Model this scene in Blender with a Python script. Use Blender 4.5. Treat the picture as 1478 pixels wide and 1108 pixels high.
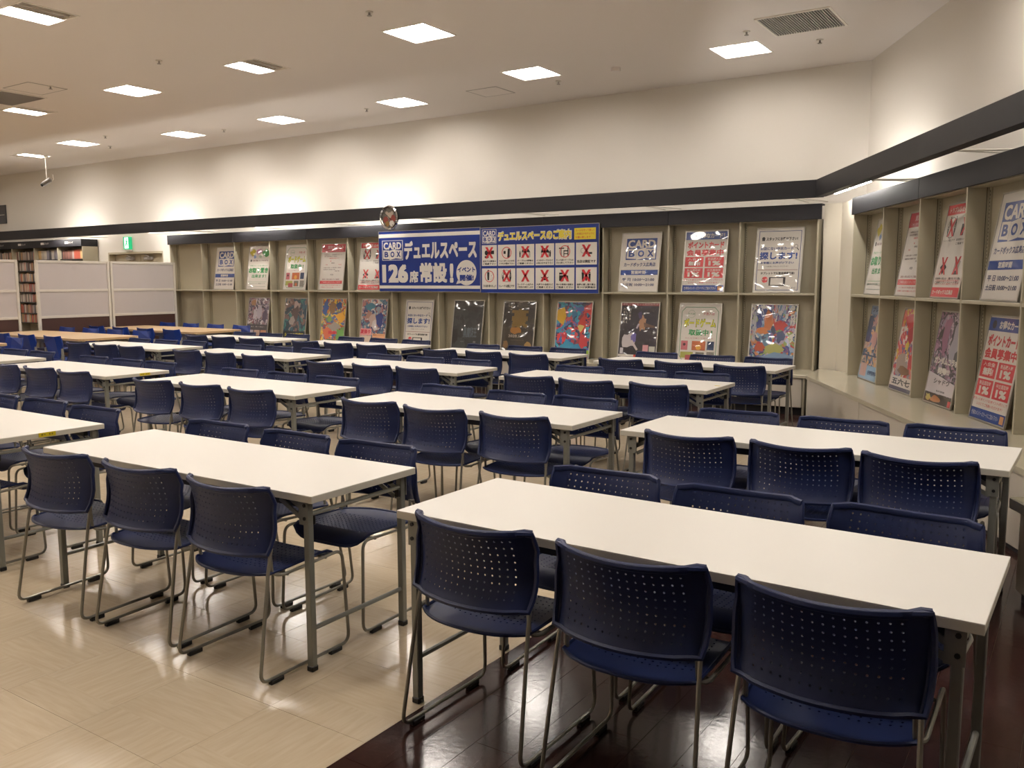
import bpy, bmesh, math, random
from mathutils import Matrix, Vector
for o in list(bpy.data.objects): bpy.data.objects.remove(o)
rnd = random.Random(7)
SC = bpy.context.scene; COL = SC.collection
# ------------------------------------------------------------------ camera
cam = bpy.data.objects.new('camera', bpy.data.cameras.new('camera')); COL.objects.link(cam)
cam.data.sensor_fit = 'HORIZONTAL'; cam.data.sensor_width = 36.0
cam.data.lens = 36.0*1258.93/1478.0; cam.data.clip_end = 200
r = Vector((0.833455, 0.552583, -0.002282)); f = Vector((-0.548959, 0.827503, -0.117824)); u = r.cross(f)
cam.matrix_world = Matrix(((r.x, u.x, -f.x, 2.5939), (r.y, u.y, -f.y, -10.1046), (r.z, u.z, -f.z, 1.4816), (0, 0, 0, 1)))
SC.camera = cam
# ------------------------------------------------------------------ world, exposure
w = bpy.data.worlds.new('world'); SC.world = w; w.use_nodes = True
w.node_tree.nodes['Background'].inputs[0].default_value = (.9, .85, .8, 1)
w.node_tree.nodes['Background'].inputs[1].default_value = 0.02
vs = SC.view_settings
vs.view_transform = 'Standard'; vs.look = 'None'; vs.gamma = 1.0; vs.use_curve_mapping = False
vs.exposure = 0.0
LAMP = 59.0        # emission of the ceiling tubes
COVE = 92.0        # emission of the cove tubes
LAMP_COL = (1.0, .935, .865)
try:
    SC.cycles.use_denoising = True; SC.cycles.max_bounces = 7; SC.cycles.diffuse_bounces = 4
    SC.cycles.glossy_bounces = 3; SC.cycles.sample_clamp_indirect = 6.0; SC.cycles.use_light_tree = True
    SC.cycles.caustics_reflective = False; SC.cycles.caustics_refractive = False
except Exception: pass
# ------------------------------------------------------------------ materials
def srgb(c):
    if isinstance(c, str):
        c = tuple(int(c[i:i+2], 16)/255 for i in (0, 2, 4))
    return tuple((v/12.92 if v <= .04045 else ((v+.055)/1.055)**2.4) for v in c)+(1.0,)
MATS = {}
def mat(name, col, rough=.5, metal=0., spec=.5, emit=0., bump=0., bscale=20., bdist=.002, coat=0., var=0., aniso=None):
    if name in MATS: return MATS[name]
    m = bpy.data.materials.new(name); m.use_nodes = True; nt = m.node_tree; N = nt.nodes; L = nt.links
    b = N['Principled BSDF']; c = srgb(col)
    b.inputs['Base Color'].default_value = c; b.inputs['Roughness'].default_value = rough
    b.inputs['Metallic'].default_value = metal; b.inputs['Specular IOR Level'].default_value = spec
    if coat: b.inputs['Coat Weight'].default_value = coat; b.inputs['Coat Roughness'].default_value = .04
    if emit:
        b.inputs['Emission Color'].default_value = c; b.inputs['Emission Strength'].default_value = emit
    tc = N.new('ShaderNodeTexCoord')
    if var:
        n = N.new('ShaderNodeTexNoise'); n.inputs['Scale'].default_value = 3.0; n.inputs['Detail'].default_value = 3
        L.new(tc.outputs['Object'], n.inputs['Vector'])
        mx = N.new('ShaderNodeMix'); mx.data_type = 'RGBA'
        mx.inputs[6].default_value = tuple(v*(1-var) for v in c[:3])+(1,); mx.inputs[7].default_value = tuple(min(1, v*(1+var)) for v in c[:3])+(1,)
        L.new(n.outputs['Fac'], mx.inputs[0]); L.new(mx.outputs[2], b.inputs['Base Color'])
    if bump:
        n = N.new('ShaderNodeTexNoise'); n.inputs['Scale'].default_value = bscale; n.inputs['Detail'].default_value = 0 if coat else 2
        mp = N.new('ShaderNodeMapping'); L.new(tc.outputs['Object'], mp.inputs[0]); L.new(mp.outputs[0], n.inputs['Vector'])
        if aniso: mp.inputs['Scale'].default_value = aniso
        bp = N.new('ShaderNodeBump'); bp.inputs['Strength'].default_value = bump; bp.inputs['Distance'].default_value = bdist
        L.new(n.outputs['Fac'], bp.inputs['Height'])
        if not coat: L.new(bp.outputs['Normal'], b.inputs['Normal'])
        if coat: L.new(bp.outputs['Normal'], b.inputs['Coat Normal'])
    MATS[name] = m; return m
M_wall = mat('wall_paint', 'e2dcd3', .75, bump=.15, bscale=180, bdist=.001)
M_ceil = mat('ceiling_paint', 'e8e1dc', .85, bump=.1, bscale=150, bdist=.001)
M_fascia = mat('dark_laminate', '1f1e22', .5, spec=.3, bump=.12, bscale=60, bdist=.001, aniso=(1, 1, 14))
M_shelf = mat('beige_steel', 'aea691', .42, var=.04)
M_bench = mat('beige_laminate_top', 'bfb7a2', .16, var=.04)
M_panel = mat('pale_panel', 'd4ccbe', .22, var=.03)
M_kick = mat('black_kick', '17161a', .5)
M_white = mat('white_metal', 'd8d2c8', .45)
M_top = mat('white_tabletop', 'ebe7df', .38)
M_edge = mat('table_edge', 'c8c4b8', .45)
M_leg = mat('grey_painted_steel', '84857f', .36, metal=.25)
M_tube = mat('grey_steel_tube', '8a877e', .32, metal=.5)
M_rail = mat('dark_rail', '2d2e31', .5)
M_black = mat('black_plastic', '121214', .45)
M_navy = mat('navy_plastic', '14214a', .46, spec=.38, bump=.25, bscale=900, bdist=.0004)
M_blue = mat('blue_plastic', '0d2e7c', .4)
M_bframe = mat('pale_grey_frame', '9a9892', .35, metal=.3)
M_wood = mat('oak_laminate', 'c4a67e', .4, bump=.05, aniso=(1, 20, 1), var=.08)
M_yellow = mat('yellow_tape', 'd8c21c', .5)
M_ink = mat('tape_ink', '8a7c1c', .5)
M_alu = mat('aluminium_frame', 'b4b0a8', .32, metal=.75)
M_chrome = mat('chrome', 'd8d8d8', .1, metal=1.0)
M_wb = mat('whiteboard', 'c6bfbe', .3, var=.03)
M_brown = mat('brown_board', '452b26', .5)
M_door = mat('door_paint', 'b3a890', .45)
M_grille = mat('grille_grey', 'a19b96', .5)
M_void = mat('grille_void', '4a4644', .8)
M_reflect = mat('lamp_reflector', 'efe9e0', .35)
M_lamp = mat('lamp_tube', 'ffffff', .4, emit=1)
b = M_lamp.node_tree.nodes['Principled BSDF']; b.inputs['Emission Color'].default_value = LAMP_COL+(1,); b.inputs['Emission Strength'].default_value = LAMP
M_cove = mat('cove_tube', 'ffffff', .4, emit=1)
b = M_cove.node_tree.nodes['Principled BSDF']; b.inputs['Emission Color'].default_value = (1.0, .95, .88, 1); b.inputs['Emission Strength'].default_value = COVE
M_lampoff = mat('lamp_tube_off', 'a39a90', .4)
M_exit = mat('exit_green', '19a56c', .4, emit=.9)
M_exitw = mat('exit_white', 'eafff4', .4, emit=1.1)

def P(hexcol, film=True):          # printed colour; with the clip frame's clear film over it
    n = ('print_film_' if film else 'print_')+hexcol
    if film: return mat(n, hexcol, .35, coat=1.0, bump=.6, bscale=3.6, bdist=.055)
    return mat(n, hexcol, .32)

def floor_mat(name, c1, c2, rough, kind):
    m = bpy.data.materials.new(name); m.use_nodes = True; nt = m.node_tree; N = nt.nodes; L = nt.links
    b = N['Principled BSDF']; g = N.new('ShaderNodeNewGeometry'); tc = N.new('ShaderNodeTexCoord')
    oi = N.new('ShaderNodeObjectInfo')
    def noise(scale, mscale, detail=3, rot=0):
        mp = N.new('ShaderNodeMapping'); mp.inputs['Scale'].default_value = mscale; mp.inputs['Rotation'].default_value = (0, 0, rot)
        L.new(g.outputs['Position'], mp.inputs[0])
        n = N.new('ShaderNodeTexNoise'); n.inputs['Scale'].default_value = scale; n.inputs['Detail'].default_value = detail
        L.new(mp.outputs[0], n.inputs['Vector']); return n.outputs['Fac']
    def mix(a, bb, fac, t='RGBA'):
        mx = N.new('ShaderNodeMix'); mx.data_type = t
        ia, ib, io = (6, 7, 2) if t == 'RGBA' else (2, 3, 0)
        for v, i in ((a, ia), (bb, ib), (fac, 0)):
            if hasattr(v, 'links'): L.new(v, mx.inputs[i])
            else: mx.inputs[i].default_value = v
        return mx.outputs[io]
    if kind == 'tile':
        ck = N.new('ShaderNodeTexChecker'); ck.inputs['Scale'].default_value = 1/.45
        ad = N.new('ShaderNodeVectorMath'); ad.operation = 'ADD'; ad.inputs[1].default_value = (-.725, .35, .2)
        L.new(g.outputs['Position'], ad.inputs[0]); L.new(ad.outputs[0], ck.inputs['Vector'])
        st = mix(noise(6, (1, 9, 1)), noise(6, (9, 1, 1)), ck.outputs['Fac'], 'FLOAT')
    else:
        st = noise(5, (12, 1, 1), 5)
    mr = N.new('ShaderNodeMapRange'); mr.inputs[1].default_value = .3; mr.inputs[2].default_value = .7
    L.new(st, mr.inputs[0])
    col = mix(srgb(c1), srgb(c2), mr.outputs[0])
    L.new(col, b.inputs['Base Color'])
    b.inputs['Specular IOR Level'].default_value = .5 if kind == 'tile' else .3
    rr = N.new('ShaderNodeMapRange'); rr.inputs[3].default_value = rough*(.75 if kind == 'tile' else .95); rr.inputs[4].default_value = rough*(1.4 if kind == 'tile' else 1.1)
    L.new(noise(1.7, (1, 1, 1), 4), rr.inputs[0]); L.new(rr.outputs[0], b.inputs['Roughness'])
    bp = N.new('ShaderNodeBump'); bp.inputs['Strength'].default_value = .3 if kind == 'tile' else .2; bp.inputs['Distance'].default_value = .003 if kind == 'tile' else .0015
    L.new(noise(9 if kind == 'tile' else 40, (1, 1, 1), 2), bp.inputs['Height']); L.new(bp.outputs['Normal'], b.inputs['Normal'])
    MATS[name] = m; return m
M_tile = floor_mat('cream_vinyl_tile', 'cbb89c', 'd5c5ab', .15, 'tile')
M_plank = floor_mat('dark_brown_plank', '2a1816', '3a2420', .15, 'plank')
M_joint = mat('floor_joint', 'b8a488', .6)

def art_mat(name, cols, scale=7., seed=0., warp=.6):   # abstract many-coloured print
    m = bpy.data.materials.new(name); m.use_nodes = True; nt = m.node_tree; N = nt.nodes; L = nt.links
    b = N['Principled BSDF']; tc = N.new('ShaderNodeTexCoord')
    n = N.new('ShaderNodeTexNoise'); n.inputs['Scale'].default_value = 5; n.inputs['Detail'].default_value = 3
    mp = N.new('ShaderNodeMapping'); mp.inputs['Location'].default_value = (seed, seed*1.7, seed*.3)
    L.new(tc.outputs['Object'], mp.inputs[0]); L.new(mp.outputs[0], n.inputs['Vector'])
    ad = N.new('ShaderNodeVectorMath'); ad.operation = 'MULTIPLY_ADD'; ad.inputs[1].default_value = (warp,)*3
    L.new(n.outputs['Color'], ad.inputs[0]); L.new(mp.outputs[0], ad.inputs[2])
    v = N.new('ShaderNodeTexVoronoi'); v.inputs['Scale'].default_value = scale; L.new(ad.outputs[0], v.inputs['Vector'])
    sp = N.new('ShaderNodeSeparateColor'); L.new(v.outputs['Color'], sp.inputs[0])
    cr = N.new('ShaderNodeValToRGB'); cr.color_ramp.interpolation = 'CONSTANT'
    e = cr.color_ramp.elements
    while len(e) < len(cols): e.new(.5)
    for i, c in enumerate(cols): e[i].position = i/len(cols); e[i].color = srgb(c)
    L.new(sp.outputs[0], cr.inputs[0]); L.new(cr.outputs[0], b.inputs['Base Color'])
    b.inputs['Roughness'].default_value = .35; b.inputs['Coat Weight'].default_value = 1; b.inputs['Coat Roughness'].default_value = .06
    n2 = N.new('ShaderNodeTexNoise'); n2.inputs['Scale'].default_value = 3.6; n2.inputs['Detail'].default_value = 0
    L.new(tc.outputs['Object'], n2.inputs['Vector'])
    bp = N.new('ShaderNodeBump'); bp.inputs['Strength'].default_value = .6; bp.inputs['Distance'].default_value = .055
    L.new(n2.outputs['Fac'], bp.inputs['Height']); L.new(bp.outputs['Normal'], b.inputs['Coat Normal'])
    return m
# ------------------------------------------------------------------ mesh helpers
class MB:
    def __init__(s): s.v = []; s.f = []; s.m = []; s.mats = []
    def mi(s, m):
        if m not in s.mats: s.mats.append(m)
        return s.mats.index(m)
    def add(s, vs, fs, m, T=None):
        k = len(s.v); i = s.mi(m)
        s.v += [tuple(T @ Vector(p)) if T else tuple(p) for p in vs]
        s.f += [tuple(k+a for a in fc) for fc in fs]; s.m += [i]*len(fs); return s
    def box(s, x0, x1, y0, y1, z0, z1, m, T=None, c=0.):
        if c:   # chamfered box: 24 verts
            vs = []; 
            X, Y, Z = (x0, x1), (y0, y1), (z0, z1); idx = {}
            for i in (0, 1):
                for j in (0, 1):
                    for k in (0, 1):
                        sx, sy, sz = (1, -1)[i], (1, -1)[j], (1, -1)[k]
                        for ax in range(3):
                            p = [X[i], Y[j], Z[k]]
                            for b2, sg in ((0, sx), (1, sy), (2, sz)):
                                if b2 != ax: p[b2] += sg*c
                            idx[(i, j, k, ax)] = len(vs); vs.append(p)
            F = []
            def q(*a): F.append(tuple(idx[t] for t in a))
            for i in (0, 1): q(*[(i, j, k, 0) for j, k in ((0, 0), (1, 0), (1, 1), (0, 1))][::(-1 if i == 0 else 1)])
            for j in (0, 1): q(*[(i, j, k, 1) for i, k in ((0, 0), (0, 1), (1, 1), (1, 0))][::(-1 if j == 0 else 1)])
            for k in (0, 1): q(*[(i, j, k, 2) for i, j in ((0, 0), (1, 0), (1, 1), (0, 1))][::(-1 if k == 0 else 1)])
            for i in (0, 1):
                for j in (0, 1): q((i, j, 0, 0), (i, j, 1, 0), (i, j, 1, 1), (i, j, 0, 1))
            for i in (0, 1):
                for k in (0, 1): q((i, 0, k, 0), (i, 1, k, 0), (i, 1, k, 2), (i, 0, k, 2))
            for j in (0, 1):
                for k in (0, 1): q((0, j, k, 1), (1, j, k, 1), (1, j, k, 2), (0, j, k, 2))
            for i in (0, 1):
                for j in (0, 1):
                    for k in (0, 1): q((i, j, k, 0), (i, j, k, 1), (i, j, k, 2))
            return s.add(vs, F, m, T)
        vs = [(x, y, z) for z in (z0, z1) for y in (y0, y1) for x in (x0, x1)]
        return s.add(vs, [(0, 2, 3, 1), (4, 5, 7, 6), (0, 1, 5, 4), (2, 6, 7, 3), (0, 4, 6, 2), (1, 3, 7, 5)], m, T)
    def rect(s, x0, x1, z0, z1, y, m):     # upright, faces -y
        return s.add([(x0, y, z0), (x1, y, z0), (x1, y, z1), (x0, y, z1)], [(0, 1, 2, 3)], m)
    def poly(s, pts, y, m):                # polygon in x,z facing -y
        return s.add([(a, y, b) for a, b in pts], [tuple(range(len(pts)))], m)
    def prism(s, pts, z0, z1, m, T=None):  # polygon in x,y (ccw) extruded in z
        n = len(pts); vs = [(a, b, z0) for a, b in pts]+[(a, b, z1) for a, b in pts]
        return s.add(vs, [tuple(range(n))[::-1], tuple(range(n, 2*n))]+[(i, (i+1) % n, n+(i+1) % n, n+i) for i in range(n)], m, T)
    def tube(s, path, r, m, n=8, closed=False, T=None, cap=True, flat=1.0):
        pts = [Vector(p) for p in path]; k = len(pts); rings = []
        def tan(i):
            if closed: return (pts[(i+1) % k]-pts[i-1]).normalized()
            return (pts[min(i+1, k-1)]-pts[max(i-1, 0)]).normalized()
        t0 = tan(0); ref = Vector((0, 0, 1)) if abs(t0.z) < .9 else Vector((1, 0, 0))
        nn = (ref-t0*ref.dot(t0)).normalized(); vs = []
        for i in range(k):
            t = tan(i); nn = (nn-t*nn.dot(t)).normalized(); bb = t.cross(nn)
            vs += [pts[i]+nn*(r*math.cos(a))+bb*(r*flat*math.sin(a)) for a in [2*math.pi*j/n for j in range(n)]]
        fs = []
        for i in range(k if closed else k-1):
            a, b2 = i*n, ((i+1) % k)*n
            fs += [(a+j, a+(j+1) % n, b2+(j+1) % n, b2+j) for j in range(n)]
        if not closed and cap: fs += [tuple(range(n))[::-1], tuple(range((k-1)*n, k*n))]
        return s.add(vs, fs, m, T)
    def cyl(s, a, b2, r, m, n=12, T=None): return s.tube([a, b2], r, m, n, T=T)
    def ring(s, cx, cz, r0, r1, y, m, n=24):
        vs = [(cx+rr*math.cos(2*math.pi*i/n), y, cz+rr*math.sin(2*math.pi*i/n)) for rr in (r0, r1) for i in range(n)]
        return s.add(vs, [(i, (i+1) % n, n+(i+1) % n, n+i) for i in range(n)], m)
    def disc(s, cx, cz, r, y, m, n=20):
        return s.poly([(cx+r*math.cos(2*math.pi*i/n), cz+r*math.sin(2*math.pi*i/n)) for i in range(n)], y, m)
    def mesh(s, name, smooth=False):
        me = bpy.data.meshes.new(name); me.from_pydata(s.v, [], s.f)
        for m in s.mats: me.materials.append(m)
        me.polygons.foreach_set('material_index', s.m)
        if smooth:
            me.polygons.foreach_set('use_smooth', [True]*len(s.f)); me.update()
            try: me.set_sharp_from_angle(angle=math.radians(38))
            except Exception: pass
        me.update(); return me
    def build(s, name, parent=None, smooth=False, loc=None, rz=None):
        return link(name, s.mesh(name, smooth), parent, loc, rz)
def link(name, me, parent=None, loc=None, rz=None):
    o = bpy.data.objects.new(name, me); COL.objects.link(o)
    if parent: o.parent = parent
    if loc is not None: o.location = loc
    if rz is not None: o.rotation_euler = (0, 0, rz)
    return o
def fillet(pts, rad, n=5):
    pts = [Vector(p) for p in pts]; out = [pts[0]]
    for i in range(1, len(pts)-1):
        a, b2, c = pts[i-1], pts[i], pts[i+1]; d1 = (a-b2); d2 = (c-b2)
        rr = min(rad, d1.length*.49, d2.length*.49); p = b2+d1.normalized()*rr; q = b2+d2.normalized()*rr
        for k in range(n+1):
            t = k/n; out.append(p*(1-t)**2+b2*2*t*(1-t)+q*t*t)
    out.append(pts[-1]); return out
def tag(o, label=None, cat=None, group=None, kind=None):
    if label: o['label'] = label
    if cat: o['category'] = cat
    if group: o['group'] = group
    if kind: o['kind'] = kind
    return o
def empty(name, loc=(0, 0, 0), rz=0.):
    o = bpy.data.objects.new(name, None); COL.objects.link(o); o.empty_display_size = .1
    o.location = loc; o.rotation_euler = (0, 0, rz); return o
def copy_tree(o, parent=None):
    c = o.copy(); COL.objects.link(c); c.parent = parent
    for ch in o.children: copy_tree(ch, c)
    return c
# text: meshes cached per string, fitted into a box on the x,z plane facing -y
TX = {}
def text_geo(s, bold=0.02, res=2):
    k = (s, bold, res)
    if k in TX: return TX[k]
    cu = bpy.data.curves.new('t', 'FONT'); cu.body = s; cu.resolution_u = res; cu.offset = bold
    o = bpy.data.objects.new('t', cu); me = bpy.data.meshes.new_from_object(o)
    vs = [(v.co.x, v.co.y) for v in me.vertices]; fs = [tuple(p.vertices) for p in me.polygons]
    bpy.data.objects.remove(o); bpy.data.curves.remove(cu); bpy.data.meshes.remove(me)
    xs = [v[0] for v in vs] or [0, 1]; ys = [v[1] for v in vs] or [0, 1]
    TX[k] = (vs, fs, min(xs), max(xs), min(ys), max(ys)); return TX[k]
def text(mb, s, x0, x1, z0, z1, y, m, bold=.02, res=2, keep=False):
    heavy = bold*.75 if (bold > .025 and z1-z0 > .025) else 0
    vs, fs, a, b2, c, d = text_geo(s, .01, res); sx = (x1-x0)/(b2-a+2*heavy); sz = (z1-z0)/max(d-c+2*heavy, 1e-3)
    for q, (ox, oz) in enumerate(((0, 0),) if not heavy else ((0, 0), (1, 1), (1, -1), (-1, 1), (-1, -1))):
        mb.add([(x0+(p[0]-a+heavy+ox*heavy)*sx, y-q*.00007, z0+(p[1]-c+heavy+oz*heavy)*sz) for p in vs], fs, m)
# ================================================================== THE SETTING
# world frame: back shelves' front = plane y 0, x grows to the right, the room is y < 0
RA = math.radians(-61.15)                        # heading of the right-hand shelf run
RO = Vector((.4746, -.4847, 0)); RD = Vector((math.cos(RA), math.sin(RA), 0)); RN = Vector((-RD.y, RD.x, 0))  # RN: away from the room
def RP(s, off=0., z=0.): p = RO+RD*s+RN*off; return (p.x, p.y, z)
RT = Matrix.Translation(RO) @ Matrix.Rotation(RA, 4, 'Z')
CH = 3.9; XL, YF = -21.0, -14.0
def inter(kb, kr):      # meeting point of plane y=kb with the right plane offset kr
    s = (kb-RO.y-RN.y*kr)/RD.y; return RP(s, kr)
cor = inter(.46, .38)
def rwall_x(y, off): s = (y-RO.y-RN.y*off)/RD.y; return RP(s, off)
# lamps: (x, y, tubes lit from the left)
LAMPS = [(-.68, -.77, 4), (-3.08, -1.12, 4), (-5.45, -.68, 4), (-7.81, -.72, 4), (-10.16, -.72, 4), (-12.5, -1.17, 4), (-14.75, -.82, -3),
         (-3.1, -3.16, 4), (-5.49, -3.15, 2), (-7.81, -3.18, 4), (-10.23, -3.22, 2), (-12.5, -3.9, 4), (-5.58, -5.6, 2), (-8.2, -5.9, 4),
         (-.7, -5.6, 4), (-3.1, -5.75, 4), (1.65, -3.6, 4), (1.7, -8.05, 4), (-.7, -8.05, 4), (-3.1, -8.05, 4), (-5.5, -8.3, 4), (-8.2, -8.5, 4), (-11, -6.3, 4), (-11.2, -9, 4),
         (3.5, -7.2, 4), (-3.4, -10.8, 4), (-6, -11.2, 4), (-9, -11.5, 4), (-15, -4, 4), (-17.5, -1.6, 4), (-15, -7.5, 4), (-18, -6, 4)]  # first lamp here is unseen and off the grid, added to brighten the right side
HS = .25
def build_ceiling():
    xs = {XL, 10.5}; ys = {YF, .6}; holes = []
    for x, y, k in LAMPS: holes.append((x-HS, x+HS, y-HS, y+HS))
    for h in holes: xs |= {h[0], h[1]}; ys |= {h[2], h[3]}
    xs = sorted(xs); ys = sorted(ys); mb = MB(); iv = {}
    def vid(i, j):
        if (i, j) not in iv: iv[(i, j)] = len(mb.v); mb.v.append((xs[i], ys[j], CH))
        return iv[(i, j)]
    k = mb.mi(M_ceil)
    for i in range(len(xs)-1):
        for j in range(len(ys)-1):
            cx, cy = (xs[i]+xs[i+1])/2, (ys[j]+ys[j+1])/2
            if any(h[0] < cx < h[1] and h[2] < cy < h[3] for h in holes): continue
            mb.f.append((vid(i, j), vid(i, j+1), vid(i+1, j+1), vid(i+1, j))); mb.m.append(k)
    mb.box(XL, 10.5, YF, .6, CH+.16, CH+.22, M_ceil)
    tag(mb.build('ceiling'), kind='structure')
build_ceiling()
# ---- walls
mb = MB()
DX0, DX1, DZ = -14.42, -12.57, 2.07
mb.box(XL, DX0, .46, .6, 0, CH, M_wall).box(DX1, cor[0], .46, .6, 0, CH, M_wall).box(DX0, DX1, .46, .6, DZ, CH, M_wall)
tag(mb.build('wall_back'), kind='structure')
a, b2 = Vector(cor), Vector(rwall_x(YF, .38)); th = RN*.14
mb = MB().prism([(a.x, a.y), (b2.x, b2.y), (b2.x+th.x, b2.y), (a.x+th.x+.1, a.y+.14)], 0, CH, M_wall)
tag(mb.build('wall_right'), kind='structure')
tag(MB().box(XL-.12, XL, YF, .6, 0, CH, M_wall).build('wall_left'), kind='structure')
tag(MB().box(XL, 10.5, YF-.12, YF, 0, CH, M_wall).build('wall_front'), kind='structure')
# white filler closing the corner between the two shelf runs
pc = inter(.04, .04); q1 = (.045, .04); q2 = RP(-.03, .04)
mb = MB().prism([q1, (pc[0], pc[1]), (q2[0], q2[1]), (cor[0]-.1, cor[1]-.02)][::-1], .45, 2.32, mat('filler_paint', 'd3cbbb', .45, var=.02))
mb.v = mb.v; tag(mb.build('wall_corner'), kind='structure')
# ---- door in the back wall
d = empty('door_1', ((DX0+DX1)/2, .46, 0)); tag(d, kind='structure'); wd = (DX1-DX0)/2
for k, (x0, x1) in enumerate(((-wd+.04, -.005), (.005, wd-.04))):
    leaf = MB().box(x0, x1, .13, .17, .01, DZ-.04, M_door, c=.004).build('door_leaf', d)
    MB().cyl((x0+(.07 if k else x1-x0-.07), .07, .95), (x0+(.07 if k else x1-x0-.07), .07, 1.15), .012, M_chrome).build('door_handle', leaf)
    cx = x1-.3 if k == 0 else x0+.3
    MB().box(cx-.12, cx+.12, .07, .128, DZ-.16, DZ-.10, M_grille, c=.006).tube([(cx, .07, DZ-.13), (cx+.15, -.0, DZ-.1), (cx-.05, .05, DZ-.06)], .01, M_grille).build('door_closer', leaf)
MB().box(-wd, -wd+.04, 0, .18, 0, DZ, M_door).box(wd-.04, wd, 0, .18, 0, DZ, M_door).box(-wd+.04, wd-.04, 0, .18, DZ-.04, DZ, M_door).build('door_frame', d)
# ---- floor: slab, vinyl tiles and planks
fl = MB().box(XL, 10.5, YF, .6, -.06, -.006, M_joint).build('floor'); tag(fl, kind='structure')
CAMP = Vector((2.594, -10.105)); CF = Vector((-.549, .8275)).normalized(); CR = Vector((CF.y, -CF.x))
def seen(x, y, m=.5):
    d = Vector((x, y))-CAMP; z = d.dot(CF); xx = d.dot(CR); return z > 1.1 and abs(xx) < z*.6+m
T = .45; tiles = []
x = .725-T/2
while x > XL:
    y = -1.85-T/2
    while y > YF: tiles.append((x, y)); y -= T
    x -= T
vis = sorted([t for t in tiles if seen(*t)], key=lambda t: (Vector(t)-CAMP).length)
near = set(vis[:296]); G = .0006
tme = MB().box(-T/2+G, T/2-G, -T/2+G, T/2-G, -.006, 0, M_tile).mesh('floor_tile')
for t in vis[:296]: link('floor_tile', tme, fl, (t[0], t[1], 0))
mb = MB()
for t in tiles:
    if t not in near: mb.box(t[0]-T/2+G, t[0]+T/2-G, t[1]-T/2+G, t[1]+T/2-G, -.006, 0, M_tile)
tag(mb.build('floor_tiles', fl), kind='stuff')
PW, PL = .1475, .9; planks = []; i = 0; x = .725+PW/2
while x < 7.5:
    y = -1.85+PL/2-((i % 3)*.3+.1)+PL
    while y > YF: planks.append((x, y)); y -= PL
    x += PW; i += 1
vis = sorted([t for t in planks if seen(*t)], key=lambda t: (Vector(t)-CAMP).length); nearp = set(vis[:280])
pme = MB().box(-PW/2+.0008, PW/2-.0008, -PL/2+.0008, PL/2-.0008, -.006, 0, M_plank).mesh('floor_plank')
for t in vis[:280]: link('floor_plank', pme, fl, (t[0], t[1], 0))
mb = MB()
for t in planks:
    if t not in nearp and t[1] < .5: mb.box(t[0]-PW/2+.0008, t[0]+PW/2-.0008, t[1]-PL/2+.0008, t[1]+PL/2-.0008, -.006, 0, M_plank)
for j in range(13):      # strip of planks along the back benches
    y = -1.85+PW/2+j*PW; x = .725-PL/2-(j % 3)*.3
    mb.box(x+PL/2, .725-.001, y-PW/2+.0008, y+PW/2-.0008, -.006, 0, M_plank) if j % 3 else None
    while x > -14: mb.box(x-PL/2+.0008, x+PL/2-.0008, y-PW/2+.0008, y+PW/2-.0008, -.006, 0, M_plank); x -= PL
tag(mb.build('floor_planks', fl), kind='stuff')
# ================================================================== shelf runs
SD, PT = .17, .02   # depth, panel thickness
def shelf_unit(T, s0, bz, label, first=False, last=False):   # one bay; local x along the run, y into the wall
    t = empty('shelf_unit'); t.matrix_world = T @ Matrix.Translation((s0, 0, 0))
    tag(t, label, 'shelf', 'beige shelf bays along the walls')
    MB().box(.001, .899, SD, SD+.015, bz, 2.16, M_shelf).build('back_panel', t)
    def side(x, n):
        mb = MB().box(x-PT/2, x+PT/2, 0, SD, bz, 2.16, M_shelf, c=.002)
        mb.box(x-PT/2-.001, x+PT/2+.001, SD-.035, SD-.031, bz+.01, 2.15, M_kick)
        mb.build(n, t)
    side(0, 'side_panel')
    if last: side(.9-PT/2, 'side_panel')
    MB().box(.012, .888, 0, SD, 1.305, 1.33, M_shelf, c=.002).build('middle_shelf', t)
    MB().box(.012, .888, 0.02, SD, 2.146, 2.16, M_shelf).build('top_shelf', t)
    # perforated upright strip in the corners
    mb = MB()
    for xx in (.016, .868):
        mb.box(xx, xx+.016, SD-.016, SD-.001, bz+.01, 2.15, M_shelf)
        for k in range(60):
            mb.box(xx+.006, xx+.010, SD-.0175, SD-.0158, bz+.04+k*.027, bz+.052+k*.027, M_kick)
    tag(mb.build('slotted_upright', t), kind='stuff')
    return t
def header(T, s0, s1, label):
    t = MB().box(s0+.002, s1-.002, -.018, -.001, 2.15, 2.322, M_fascia, T, c=.002)
    t.box(s0+.002, s1-.002, -.001, SD, 2.31, 2.322, M_fascia, T)
    tag(t.build('header_board'), label, 'board', 'dark header boards over the shelves')
TB = Matrix.Rotation(0, 4, 'Z')
ordn = ['first', 'second', 'third', 'fourth', 'fifth', 'sixth', 'seventh', 'eighth', 'ninth', 'tenth', 'eleventh', 'twelfth', 'thirteenth']
hold = {0: 'with white staff-search notice above bright fantasy art', 1: 'with red point card poster above green game poster', 2: 'with card shop hours poster above black poster of pale figure',
        3: 'behind right end of the banner, with rainbow art below', 4: 'behind the guide banner, with black and gold poster below', 5: 'behind the banner seam, with dark grey poster below',
        6: 'behind the seat banner, with white staff-search notice below', 7: 'at left end of the banner, with blue and pink art below', 8: 'with red-headed notice above orange art poster',
        9: 'with green game poster above dark teal poster', 10: 'with green lettered poster above grey art poster', 11: 'with small card shop hours poster, empty below', 12: 'both tiers empty, far left end of back wall'}
for i in range(13):
    shelf_unit(TB, -.9*(i+1), .45, 'beige shelf bay '+hold[i], last=(i == 0))
for k, (i0, i1) in enumerate(((0, 2), (2, 4), (4, 6), (6, 7), (7, 9), (9, 11), (11, 13.05))):
    header(TB, -.9*i1, -.9*i0+(.03 if i0 == 0 else 0), 'dark header board over back shelves, %s from the right end' % ordn[k])
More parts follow.
